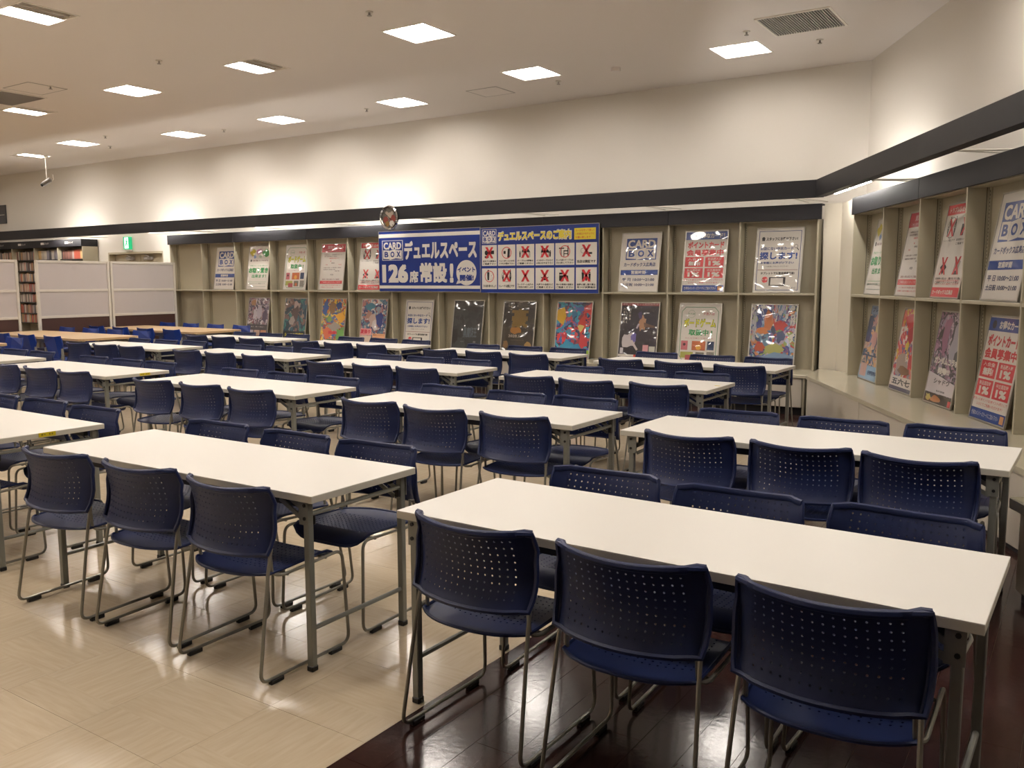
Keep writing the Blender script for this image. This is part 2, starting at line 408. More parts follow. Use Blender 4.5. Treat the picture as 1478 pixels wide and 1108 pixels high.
rh = {0: 'with green notice above blue art poster, at the corner', 1: 'with red-headed notice above red and yellow art', 2: 'with prohibited acts notice above purple poster',
      3: 'with large shop hours poster above point card poster', 4: 'at photo edge, just past the large shop poster'}
for i in range(8):
    shelf_unit(RT, .9*i, .48, 'beige shelf bay on right wall '+rh.get(i, 'nearer than the photo edge, %s from the corner' % ordn[i]), last=(i == 7))
for k in range(4):
    header(RT, 1.8*k-(.03 if k == 0 else 0), 1.8*k+1.8, 'dark header board over right wall shelves, %s from the corner' % ordn[k])
# benches under the shelves
t = MB().box(-10.82, .04, -.475, .18, .41, .45, M_bench, c=.004).build('bench_worktop'); tag(t, 'long beige bench top below the back wall shelves', 'worktop')
for i in range(12):
    t = empty('bench_cabinet', (-.9*(i+1), 0, 0)); tag(t, 'pale bench cabinet under back shelves, %s from the right end' % ordn[i], 'cabinet', 'bench cabinets under the back shelves')
    MB().box(.004, .896, -.45, -.432, .085, .408, M_panel, c=.002).build('front_panel', t)
    MB().box(.02, .88, -.42, .15, .08, .405, M_shelf).build('carcass', t)
    MB().box(0, .9, -.40, -.385, 0, .08, M_kick).build('kick_board', t)
tag(MB().box(.004, .03, -.455, .15, 0, .408, M_shelf, c=.002).build('bench_end_panel'), 'beige end panel closing back bench at corner', 'panel')
# right bench: top polygon, glossy pale front
F0 = RP(.1, -.455); F1 = RP(5.30, -.455); B1 = RP(5.30, .17); B0 = RP(-.12, .2)
mb = MB().prism([F0[:2], F1[:2], B1[:2], B0[:2], (.06, .03), (.06, -.05)], .445, .48, M_bench)
tag(mb.build('bench_worktop'), 'glossy beige bench top below the right wall shelves', 'worktop')
for k, (s0, s1) in enumerate(((.12, 1.85), (1.86, 3.6), (3.61, 5.28))):
    t = empty('bench_cabinet'); t.matrix_world = RT @ Matrix.Translation((s0, 0, 0)); tag(t, 'pale glossy bench cabinet along right wall, %s from the corner' % ordn[k], 'cabinet', 'bench cabinets along the right wall')
    MB().box(0, s1-s0, -.44, -.42, .03, .443, M_panel, c=.002).build('front_panel', t)
    MB().box(.01, s1-s0-.01, -.41, .15, .03, .44, M_shelf).build('carcass', t)
    MB().box(0, s1-s0, -.425, -.41, 0, .03, M_kick).build('kick_board', t)
    if k == 0: MB().box(-.02, -.001, -.44, .1, 0, .443, M_shelf).build('end_panel', t)
t = empty('display_counter'); t.matrix_world = RT @ Matrix.Translation((5.33, 0, 0)); tag(t, 'deeper beige display counter with thick ledge at right edge of photo', 'counter')
MB().box(0, 3.0, -.82, .17, .43, .485, M_bench, c=.006).build('counter_top', t)
MB().box(.03, 2.97, -.78, .15, .05, .43, M_panel, c=.003).build('carcass', t)
MB().box(.015, .03, -.74, -.3, .08, .40, M_panel, c=.002).build('end_panel', t)
MB().box(.05, 2.9, -.76, .1, 0, .05, M_kick).build('kick_board', t)
# ---- fascia bands with cove tubes
k1 = inter(-.3, -.3)
mb = MB().prism([(XL, -.3), (k1[0], k1[1]), (k1[0]+.012, k1[1]+.025), (XL, -.27)], 2.37, 2.553, M_fascia)
mb.prism([(XL, -.27), (k1[0]+.012, k1[1]+.025), (k1[0]+.06, k1[1]+.10), (XL, -.2)], 2.37, 2.385, M_fascia)
tag(mb.build('trim_1'), kind='structure')
e = RP(14.5, -.3)
n1 = Vector(k1)+RN*.03; n2 = Vector(e)+RN*.03; n3 = Vector(k1)+RN*.1+RD*.02; n4 = Vector(e)+RN*.1
mb = MB().prism([k1[:2], e[:2], (n2.x, n2.y), (n1.x, n1.y)], 2.37, 2.553, M_fascia)
mb.prism([(n1.x, n1.y), (n2.x, n2.y), (n4.x, n4.y), (n3.x, n3.y)], 2.37, 2.385, M_fascia)
tag(mb.build('trim_2'), kind='structure')
br = []
for x in (-.25, -2.05, -3.85, -5.65, -7.45, -9.25, -11.05, -12.2, -14.6, -16.4, -18.2): br.append(((x, -.22, 2.38), (x, .455, 2.38), (x+.22, .455, 2.38)))
for s in (1.15, 2.95, 4.75, 6.5): br.append((RP(s, -.22, 2.38), RP(s, .375, 2.38), RP(s-.22, .375, 2.38)))
for k, (a1, a2, a3) in enumerate(br):
    t = MB().tube([a1, a2], .008, M_white, 6).tube([a1, a3], .006, M_white, 6)
    tag(t.build('support_arm'), 'thin white support arm behind the dark band, %s' % ('%s from the corner along the back wall' % ordn[k] if k < 11 else '%s from the corner along the right wall' % ordn[k-11]), 'bracket', 'support arms behind the dark band')
def cove(a1, b1, label):
    t = empty('fluorescent_tube', ((a1[0]+b1[0])/2, (a1[1]+b1[1])/2, 2.40)); tag(t, label, 'lamp')
    o = Vector(t.location); p, q = Vector(a1)-o, Vector(b1)-o; dd = (q-p).normalized()
    MB().cyl(p, q, .014, M_cove, 8).build('tube', t, smooth=True)
    MB().cyl(p-dd*.03, p, .016, M_white, 8).cyl(q, q+dd*.03, .016, M_white, 8).build('end_caps', t)
    u1 = Vector((0, 0, .03)); MB().tube([p+u1, q+u1], .012, M_white, 4).build('batten', t)
for x, nm in ((-6.65, 'above the wall clock'), (-9.15, 'above the green posters'), (-12.0, 'near the door'), (-15.15, 'above the bookcases')):
    cove((x-.6, -.1, 2.40), (x+.6, -.1, 2.40), 'lit fluorescent tube behind the dark band, '+nm)
cove(RP(-.28, -.12, 2.40), RP(.92, -.12, 2.40), 'lit fluorescent tube behind the dark band, at the room corner')
cove(RP(5.0, -.12, 2.40), RP(6.2, -.12, 2.40), 'lit fluorescent tube behind right wall band, nearest the camera')
# ================================================================== ceiling fittings
lampn = 0
HOUS = MB().box(-HS, HS, -HS, -HS+.004, 0, .12, M_reflect).box(-HS, HS, HS-.004, HS, 0, .12, M_reflect).box(-HS, -HS+.004, -HS, HS, 0, .12, M_reflect).box(HS-.004, HS, -HS, HS, 0, .12, M_reflect).box(-HS, HS, -HS, HS, .12, .124, M_reflect).mesh('housing')
FRM = MB().box(-HS-.015, HS+.015, -HS-.015, -HS, -.006, .002, M_reflect).box(-HS-.015, HS+.015, HS, HS+.015, -.006, .002, M_reflect).box(-HS-.015, -HS, -HS, HS, -.006, .002, M_reflect).box(HS, HS+.015, -HS, HS, -.006, .002, M_reflect).mesh('frame')
def ltube(m):
    mb = MB().tube([(-.022, -.235, .03), (-.022, .235, .03)], .017, m, 6).tube([(.022, -.235, .03), (.022, .235, .03)], .017, m, 6)
    return mb.mesh('lamp_tube', True)
LT1, LT0 = ltube(M_lamp), ltube(M_lampoff)
FIN = MB().box(-.003, .003, -HS+.004, HS-.004, .004, .12, M_reflect).mesh('baffle')
LDESC = {0: 'over back right table near the corner', 1: 'close to the ceiling hatch', 2: 'above the wall clock', 3: 'above green posters', 4: 'beyond the third lamp along back wall, above twin empty bays', 5: 'in front of the door', 6: 'beside the security camera',
         7: 'large, near top middle of the photo', 8: 'half dark, left of the large middle one', 9: 'left of the upper half dark one', 10: 'half dark, next to the left air vent', 12: 'half dark, at top left corner'}
def OUTD(k, x, y):
    o = [q for i, q in enumerate(LAMPS) if i not in LDESC]; c = sorted({round(q[1]) for q in o}, reverse=True)
    row = sorted([q for q in o if round(q[1]) == round(y)]); return '%s from left, %s hidden row' % (ordn[row.index((x, y, LAMPS[k][2]))], ordn[c.index(round(y))])
for k, (x, y, lit) in enumerate(LAMPS):
    t = empty('ceiling_light', (x, y, CH)); tag(t, 'square ceiling light '+(LDESC[k] if k in LDESC else 'out of view, '+OUTD(k, x, y)), 'lamp', 'square recessed ceiling lights')
    link('housing', HOUS, t); link('frame', FRM, t)
    for j in range(4):
        on = j < lit if lit > 0 else j >= 4+lit; link('lamp_tube', LT1 if on else LT0, t, (-.18+.12*j, 0, 0))
        if j < 3: link('baffle', FIN, t, (-.12+.12*j, 0, 0))
def vent(x0, x1, y0, y1, n, label, along_y=True):
    t = empty('ceiling_vent', ((x0+x1)/2, (y0+y1)/2, CH)); tag(t, label, 'vent'); hx, hy = (x1-x0)/2, (y1-y0)/2
    MB().box(-hx, hx, -hy, hy, -.002, 0, M_void).build('backing', t)
    MB().box(-hx-.02, hx+.02, -hy-.02, -hy, -.012, 0, M_reflect).box(-hx-.02, hx+.02, hy, hy+.02, -.012, 0, M_reflect).box(-hx-.02, -hx, -hy, hy, -.012, 0, M_reflect).box(hx, hx+.02, -hy, hy, -.012, 0, M_reflect).build('frame', t)
    me = MB().box(-.004, .006, -hy, hy, -.014, -.002, M_grille).mesh('slat')
    for i in range(n): link('slat', me, t, (-hx+(i+.5)*2*hx/n, 0, 0))
vent(-.19, .46, -1.76, -1.12, 27, 'square grey louvred vent in ceiling near the right corner')
vent(-10.0, -9.15, -4.13, -3.58, 24, 'grey louvred air vent in ceiling at left edge')
def hatch(x0, x1, y0, y1, label):
    mb = MB()
    for a1, b1, c1, d1 in ((x0, x1, y0, y0+.012), (x0, x1, y1-.012, y1), (x0, x0+.012, y0, y1), (x1-.012, x1, y0, y1)): mb.box(a1, b1, c1, d1, CH-.004, CH, M_grille)
    mb.box(x0+.012, x1-.012, y0+.012, y1-.012, CH-.003, CH, M_ceil); tag(mb.build('ceiling_hatch'), label, 'hatch')
hatch(-4.29, -3.82, -.79, -.34, 'square access hatch in ceiling, middle of photo')
hatch(-9.0, -8.4, -4.2, -3.7, 'square access hatch beside the left air vent')
spr = [(-3.03, -3.95, 'top centre, left of the large lamp'), (-6.16, -3.94, 'between the two lamps at upper left'), (-8.4, -3.92, 'beside the left air vent'), (-11.36, -1.37, 'left of the lamp near the door'),
       (-3.02, -.6, 'right of the lamp by the hatch'), (-6.15, -.63, 'left of the lamp above the clock'), (.12, -.71, 'near the square vent at right'), (-9.23, -.65, 'right of fifth lamp along back wall'), (-12.35, -.67, 'near the far left lamps'), (-.4, -1.42, 'between right lamp and square vent')]
sme = MB().tube([(0, 0, 0), (0, 0, -.008)], .035, M_white, 14).tube([(0, 0, -.008), (0, 0, -.035)], .01, M_grille, 8).tube([(0, 0, -.035), (0, 0, -.04)], .022, M_grille, 10).mesh('sprinkler')
for x, y, l in spr: tag(link('sprinkler', sme, None, (x, y, CH)), 'small ceiling sprinkler head '+l, 'sprinkler', 'ceiling sprinkler heads')
tag(MB().tube([(0, 0, 0), (0, 0, -.03), (0, 0, -.04)], .055, M_ceil, 16).build('smoke_detector', None, True, (-2.14, -.8, CH)), 'round pale smoke detector on ceiling above right banner end', 'detector')
# security camera
t = empty('security_camera', (-14.53, -.66, CH)); tag(t, 'grey security camera hanging on a thin ceiling pole at left', 'camera')
MB().tube([(0, 0, 0), (0, 0, -.02)], .05, M_white, 12).cyl((0, 0, -.02), (0, 0, -.42), .009, M_white, 8).cyl((0, 0, -.2), (0, 0, -.24), .016, M_white, 8).build('pole', t, True)
cb = MB().cyl((.09, .02, -.45), (-.03, -.06, -.54), .045, mat('camera_grey', '77726e', .4), 12).build('camera_body', t, True)
MB().cyl((-.03, -.06, -.54), (-.06, -.08, -.562), .03, M_black, 12).build('lens', cb, True)
MB().tube(fillet([(0, 0, -.42), (.0, 0, -.46), (.05, .03, -.48)], .02), .01, M_white, 6).tube(fillet([(.05, .03, -.48), (.14, .06, -.46), (.13, .05, -.36)], .03), .005, M_white, 6).build('bracket', t)
# exit sign
t = empty('exit_sign', (-13.67, .46, 2.245)); tag(t, 'lit green and white emergency exit sign above the door', 'sign')
MB().box(-.11, .11, -.06, -.002, -.125, .125, M_exit, c=.006).build('light_box', t)
mb = MB().rect(-.06, .07, -.105, .11, -.0625, M_exitw)
mb.disc(.015, .075, .016, -.0635, M_exit, 12).poly([(-.02, .05), (.03, .055), (.03, .0), (-.0, -.01)], -.0635, M_exit).poly([(-.0, -.01), (.03, .0), (.05, -.06), (.035, -.065)], -.0635, M_exit).poly([(-.02, -.0), (.01, -.01), (-.02, -.07), (-.04, -.06)], -.0635, M_exit).poly([(.03, .05), (.06, .02), (.05, .01), (.025, .035)], -.0635, M_exit)
mb.build('running_figure', t)
MB().box(-.02, .12, -.14, -.002, -.15, -.13, M_white).build('bracket', t)
t = MB().box(-.9, 0, -.02, 0, -.21, .21, mat('dark_sign', '4c4d50', .5), c=.003).box(-.9, -.06, -.024, -.02, -.02, -.005, M_white).build('wall_sign', None, False, (-18.34, .455, 3.02)); tag(t, 'dark grey wall sign with thin white line, high at left edge', 'sign')
# ================================================================== wall clock
t = empty('wall_clock', (-6.04, -.305, 2.398)); tag(t, 'round chrome wall clock hung over the dark band above the banner', 'clock')
R_ = .172; n = 36
mb = MB(); prof = [(R_-.028, -.03), (R_-.012, -.045), (R_, -.03), (R_, 0)]
vs = [(rr*math.cos(2*math.pi*i/n), yy, rr*math.sin(2*math.pi*i/n)) for rr, yy in prof for i in range(n)]
mb.add(vs, [(k*n+i, k*n+(i+1) % n, (k+1)*n+(i+1) % n, (k+1)*n+i) for k in range(3) for i in range(n)], M_chrome).build('rim', t, True)
mb = MB().disc(0, 0, R_-.025, -.012, mat('clock_face_grey', '6f6a64', .3, coat=.6), 32); C_ = [mat('clock_red', '8d4038', .4), mat('clock_pale', 'b9aa9a', .4), mat('clock_ochre', '8c6a3a', .4), mat('clock_white', 'd9d4cc', .4)]
for k, (cx, cz, rr, mi) in enumerate(((-.07, -.03, .05, 0), (.06, -.02, .06, 0), (.0, .03, .045, 1), (-.05, .06, .03, 1), (.05, .06, .03, 1), (-.04, -.09, .04, 2), (.045, -.085, .045, 3))): mb.disc(cx, cz, rr, -.013-.0004*k, C_[mi], 9)
for h in range(12):
    a1 = math.pi/6*h; mb.box(-.004, .004, -.019, -.0165, .118, .136, M_kick, Matrix.Rotation(a1, 4, 'Y'))
mb.build('dial', t)
MB().box(-.004, .004, -.024, -.022, -.01, .1, M_black, Matrix.Rotation(math.radians(-52), 4, 'Y')).build('minute_hand', t)
MB().box(-.005, .005, -.027, -.025, -.01, .075, M_black, Matrix.Rotation(math.radians(128), 4, 'Y')).build('hour_hand', t)
# ================================================================== whiteboard partitions
def partition(y0, y1, label):       # stands in the plane x = -11.45, faces +x
    L = y1-y0; t = empty('partition_screen', (-11.45, (y0+y1)/2, 0)); tag(t, label, 'partition', 'whiteboard partition screens'); h = L/2
    for s in (-1, 1): MB().box(-.025, .025, s*h-.02, s*h+.02, .0, 1.82, M_white, c=.004).build('post', t)
    for z in (1.80, 1.335, .91, .05): MB().box(-.018, .018, -h+.02, h-.02, z-.02, z+.02, M_white, c=.003).build('rail', t)
    MB().box(-.008, .008, -h+.02, h-.02, 1.355, 1.78, M_wb).build('whiteboard', t)
    MB().box(-.008, .008, -h+.02, h-.02, .93, 1.315, M_wb).build('whiteboard', t)
    MB().box(-.008, .008, -h+.02, h-.02, .07, .89, M_brown).build('brown_panel', t)
    for s in (-1, 1): MB().box(-.22, .22, s*(h-.05)-.02, s*(h-.05)+.02, 0, .03, M_white, c=.005).build('foot', t)
partition(-1.35, -.12, 'whiteboard partition nearest the back shelves, brown lower panel'); partition(-2.62, -1.41, 'middle whiteboard partition right of the gap onto the bookcases')
partition(-4.2, -2.94, 'leftmost whiteboard partition, at left edge of photo')
# ================================================================== bookcases behind them
BC = ['8a5f56', 'b8b0a6', '6e6a6c', 'b08a68', 'ccc4ba', '4c5348', 'a89892', '8c7c72', 'bcb4ae', '6a4c46', 'b85a48', 'c8a878', '84808c', '505058', 'c8b0a8']
SHZ = [1.95, 1.715, 1.48, 1.255, 1.03, .79, .58, .35]
bm = [MB().box(-.5, .5, -.5, .5, 0, 1, mat('book_'+c, c, .45)).mesh('book') for c in BC]
def book(x, y, z, w_, h_, d_, m, grp, lab, ri, k):
    o = link('book', m, None, (x, y, z)); o.scale = (w_, d_, h_); tag(o, lab, 'book', 'books on shelf %d of bookcase %d' % (ri+1, k+1))
for k in range(5):
    x1 = -14.74-.93*k; x0 = x1-.93
    t = empty('bookcase', ((x0+x1)/2, .1, 0)); tag(t, 'beige bookcase behind the partitions, %s from its right end, dark header' % ordn[k], 'bookcase', 'bookcases behind the partitions')
    MB().box(-.465, -.45, 0, .34, 0, 2.2, M_shelf).build('side_panel', t); MB().box(.45, .465, 0, .34, 0, 2.2, M_shelf).build('side_panel', t)
    MB().box(-.45, .45, .3, .315, 0, 2.2, M_shelf).build('back_panel', t)
    for z in SHZ: MB().box(-.449, .449, .04, .3, z-.018, z, M_rail).build('shelf_board', t)
    hd = MB().box(-.465, .465, -.02, .34, 2.2, 2.35, M_fascia, c=.003).build('header', t)
    mb = MB().rect(-.14, -.01, 2.26, 2.305, -.0215, M_white); text(mb, 'コミック', .0, .17, 2.262, 2.303, -.0215, M_white, .02, 1); mb.build('shelf_sign', hd)
    bn = {}
    rows = [0] if k not in (2,) else range(7)
    for ri in rows:
        z = SHZ[ri]; x = x0+.03
        if k == 2 and ri: x = x0+.1
        xe = x1-.03
        while x < xe:
            if k in (0, 1) and ri == 0 and ((k == 1) or x > x0+.48):
                w_ = rnd.uniform(.09, .13); h_ = .19; m = bm[rnd.choice((0, 1, 8, 10, 11, 12, 4, 13))]
            else: w_ = rnd.uniform(.022, .042); h_ = rnd.uniform(.16, .195); m = bm[rnd.choice((9, 0, 0, 6)) if (k == 0) else rnd.randrange(15)]
            book(x+w_/2, .1+.14, z, w_-.002, h_, .13, m, 'books on the bookcase shelves', 'small upright book on the %s shelf of the %s bookcase from the right' % (ordn[ri], ordn[k]), ri, k); x += w_
# ================================================================== the folding tables
def make_table():
    t = empty('folding_table'); L, D = .9, .3
    MB().box(-L, L, -D, D, .691, .695, M_top, c=.001).box(-L, L, -D, D, .667, .6909, M_edge, c=.001).build('tabletop', t)
    ap = MB().box(-.82, .82, -.012, .012, .628, .667, M_rail).mesh('apron_rail')
    for s in (-1, 1): link('apron_rail', ap, t, (0, s*.235, 0))
    lm = MB().box(-.014, .014, -.014, .014, .02, .655, M_leg, c=.003).mesh('leg'); fm = MB().box(-.016, .016, -.016, .016, 0, .022, M_black, c=.003).mesh('foot_cap')
    bk = MB().box(-.03, .018, -.002, .002, .575, .667, M_leg).cyl((.0, -.006, .65), (.0, .006, .65), .007, M_black, 8).cyl((.0, -.006, .6), (.0, .006, .6), .007, M_black, 8).mesh('leg_bracket')
    kn = MB().box(-.012, .012, .016, .028, .57, .605, M_black, c=.003).mesh('release_catch')
    for sx in (-1, 1):
        for sy in (-1, 1):
            l = link('leg', lm, t, (sx*.845, sy*.266, 0)); link('foot_cap', fm, l)
            q = link('leg_bracket', bk, l, (0, sy*.016, 0)); q.scale = (sx, 1, 1)
            q = link('release_catch', kn, l); q.scale = (1, -sy, 1)
            mb = MB()
            for off in (0, .03): mb.box(-.003, .003, -.003, .003, 0, 1, M_leg, Matrix.Translation((sx*(.845-off*.6), sy*.25, .6-off)) @ Matrix.Rotation(sx*math.radians(-62), 4, 'Y') @ Matrix.Diagonal((3.0, 1.2, .15+off*.6, 1)))
            mb.build('folding_brace', t)
    mb = MB().cyl((0, -.252, 0), (0, .252, 0), .0095, M_leg, 8).mesh('cross_bar', True)
    for sx in (-1, 1):
        for z in (.165, .612): link('cross_bar', mb, t, (sx*.845, 0, z))
    return t
def sticker(t, x, y, w_, horiz=True):
    mb = MB(); mb.box(-.0008, .0008, -w_/2, w_/2, -.011, .011, M_yellow)
    for i in range(5):
        if i != 2: mb.box(.0008, .0012, -w_*.35+i*w_*.15, -w_*.35+i*w_*.15+w_*.09, -.004, .005, M_ink)
    mb.build('yellow_label', t, False, (x, y, .683))
TABLES = {
 'T7': (-2.855, -7.655, -.006, 'front row, leftmost table'), 'T2': (-.655, -7.611, .009, 'front row, middle table'), 'T1': (1.54, -7.589, -.015, 'front row, rightmost table'),
 'T8': (-7.32, -5.56, 0, 'second row, leftmost table'), 'T6': (-5.118, -5.653, -.003, 'second row, second table from left'), 'T5': (-2.843, -5.664, -.006, 'second row, middle table'), 'T4': (-.624, -5.703, -.011, 'second row, second table from right'), 'T3': (1.457, -5.705, -.017, 'second row, rightmost table'),
 'T13': (-7.291, -3.668, .013, 'third row, leftmost table'), 'T12': (-5.075, -3.728, .016, 'third row, second table from left'), 'T9': (-2.795, -3.873, -.009, 'third row, second table from right'), 'T10': (-.567, -3.88, .004, 'third row, rightmost table'),
 'T16': (-7.264, -1.997, .014, 'back row, leftmost table'), 'T14': (-5.051, -2.039, .016, 'back row, second table from left'), 'T15': (-2.779, -2.198, .023, 'back row, second table from right'), 'T11': (-.564, -2.247, -.009, 'back row, rightmost table')}
proto = make_table(); first = True
for k, (x, y, a1, nm) in TABLES.items():
    t = proto if first else copy_tree(proto); first = False
    t.location = (x, y, 0); t.rotation_euler = (0, 0, a1)
    r_, p_ = nm.split(', ')
    tag(t, 'white folding table, %s in the %s' % (p_.replace(' table', ''), r_), 'table', 'white folding tables in rows')
    if k in ('T7', 'T6'): pass
for k, y in (('T7', -.02), ('T6', .06)):
    o = [e for e in COL.objects if e.get('label', '').startswith('white folding table, %s in the %s' % tuple(x.replace(' table', '') for x in TABLES[k][3].split(', ')[::-1]))][0]; sticker(o, .901, y, .09 if k == 'T7' else .1)
def T_obj(k): return [e for e in COL.objects if e.get('label', '') == 'white folding table, %s in the %s' % tuple(x.replace(' table', '') for x in TABLES[k][3].split(', ')[::-1])][0]
MB().box(-.02, .02, -.012, .012, 0, .001, M_yellow).build('yellow_label', T_obj('T10'), False, (.86, .02, .6952))
MB().box(-.012, .012, -.0015, .0, -.006, .004, M_yellow).build('yellow_label', T_obj('T3'), False, (.42, -.3, .69))
# ================================================================== navy stacking chairs
def holed(U, V, fn, nu, nv, hu, thick, rim, name, m, skip=None):
    # U,V: (start,end) of the perforated field in 0..1; fn(u,v)->xyz
    us = [0, .03]+[U[0]+(U[1]-U[0])*i/nu for i in range(nu+1)]+[.97, 1]
    vs_ = [0, .04]+[V[0]+(V[1]-V[0])*j/nv for j in range(nv+1)]+[.975, 1]
    bm_ = bmesh.new(); c = {}
    def vt(u_, v_):
        k = (round(u_, 5), round(v_, 5))
        if k not in c: c[k] = bm_.verts.new(fn(u_, v_))
        return c[k]
    for i in range(len(us)-1):
        for j in range(len(vs_)-1):
            a1, b1, c1, d1 = us[i], us[i+1], vs_[j], vs_[j+1]
            Q = [vt(a1, c1), vt(b1, c1), vt(b1, d1), vt(a1, d1)]
            if 2 <= i < 2+nu and 2 <= j < 2+nv and not (skip and skip(i-2, j-2)):
                mu, mv = (a1+b1)/2, (c1+d1)/2; h1, h2 = hu
                I = [bm_.verts.new(fn(mu+h1*math.cos(t), mv+h2*math.sin(t))) for t in [math.radians(x) for x in (202.5, 247.5, 292.5, 337.5, 22.5, 67.5, 112.5, 157.5)]]
                bm_.faces.new((Q[0], Q[1], I[2], I[1])); bm_.faces.new((Q[1], Q[2], I[4], I[3])); bm_.faces.new((Q[2], Q[3], I[6], I[5])); bm_.faces.new((Q[3], Q[0], I[0], I[7]))
                bm_.faces.new((Q[0], I[1], I[0])); bm_.faces.new((Q[1], I[3], I[2])); bm_.faces.new((Q[2], I[5], I[4])); bm_.faces.new((Q[3], I[7], I[6]))
            else: bm_.faces.new(Q)
    bmesh.ops.recalc_face_normals(bm_, faces=bm_.faces)
    bmesh.ops.solidify(bm_, geom=bm_.faces[:], thickness=thick)
    me = bpy.data.meshes.new(name); bm_.to_mesh(me); bm_.free(); me.materials.append(m)
    # rounded rim swept round the border
    K = 14; per = [fn(i/K, 0) for i in range(K)]+[fn(1, i/8) for i in range(8)]+[fn(1-i/K, 1) for i in range(K)]+[fn(0, 1-i/8) for i in range(8)]
    mb = MB().tube(per, rim, m, 6, closed=True)
    if name == 'backrest': mb.tube([tuple(Vector(fn(i/20, 1))+Vector((0, .003, -.001))) for i in range(21)], .0125, m, 8, flat=.75)
    me2 = mb.mesh('r'); bm_ = bmesh.new(); bm_.from_mesh(me); bm_.from_mesh(me2)
    bmesh.ops.recalc_face_normals(bm_, faces=bm_.faces); bm_.to_mesh(me); bm_.free(); bpy.data.meshes.remove(me2)
    me.polygons.foreach_set('use_smooth', [True]*len(me.polygons)); me.update()
    try: me.set_sharp_from_angle(angle=math.radians(40))
    except Exception: pass
    return me
def fback(u_, v_):      # u 0..1 left-right, v 0..1 bottom-top
    U = u_*2-1; A = abs(U); q = math.sin(math.pi*min(1, max(0, v_))**.85)
    wc = .2245+.009*q
    z = .488+.247*v_-.016*(1-U*U)*v_-.008*(1-U*U)*(1-v_)-.008*A**10*(v_**6)
    step = .022*min(1, max(0, (A-.84)/.05))-.018*min(1, max(0, (A-.92)/.05))*min(1, max(0, (.72-v_)/.12))
    y = -.203+.034*q-.052*(1-U*U)+step
    return (U*wc, y, z)
def fseat(u_, v_):      # v 0 rear .. 1 front
    U = u_*2-1; A = abs(U); w_ = .212-.010*v_*v_
    y = -.248+.448*v_+.072*A**2.6*(1-v_)**2-.02*A**6*v_
    f_ = max(0, (v_-.78)/.22)
    z = .406+.016*v_-.012*(1-U*U)*math.sin(math.pi*min(v_*1.1, 1))-.06*f_**2*(1-.7*A**5)
    y -= .03*f_**2
    return (U*w_*(1-.03*A*(1-v_)**3), y, z)
def make_chair():
    t = empty('stacking_chair')
    link('backrest', holed((.10, .90), (.09, .945), fback, 15, 9, (.0135*.5, .0265*.5), .004, .0085, 'backrest', M_navy), t)
    link('seat', holed((.08, .92), (.24, .80), fseat, 15, 11, (.0085, .0085), .005, .006, 'seat', M_navy), t)
    for sx in (-1, 1):
        pth = fillet([(sx*.214, -.170, .505), (sx*.217, -.190, .43), (sx*.234, -.262, .02), (sx*.234, .205, .02), (sx*.225, .185, .408), (sx*.221, -.125, .392), (sx*.203, -.160, .400), (sx*.200, -.166, .505)], .042, 5)
        fr = MB().tube(pth, .0068, M_tube, 8).build('side_frame', t, True)
        for yy in (-.185, .125):
            MB().box(sx*.234-.010, sx*.234+.010, yy-.032, yy+.032, 0, .018, M_black, c=.003).build('floor_glide', fr)
    for yy, z in ((.10, .397), (-.10, .388)): MB().cyl((-.222, yy, z), (.222, yy, z), .006, M_tube, 8).build('cross_bar', t, True)
    return t
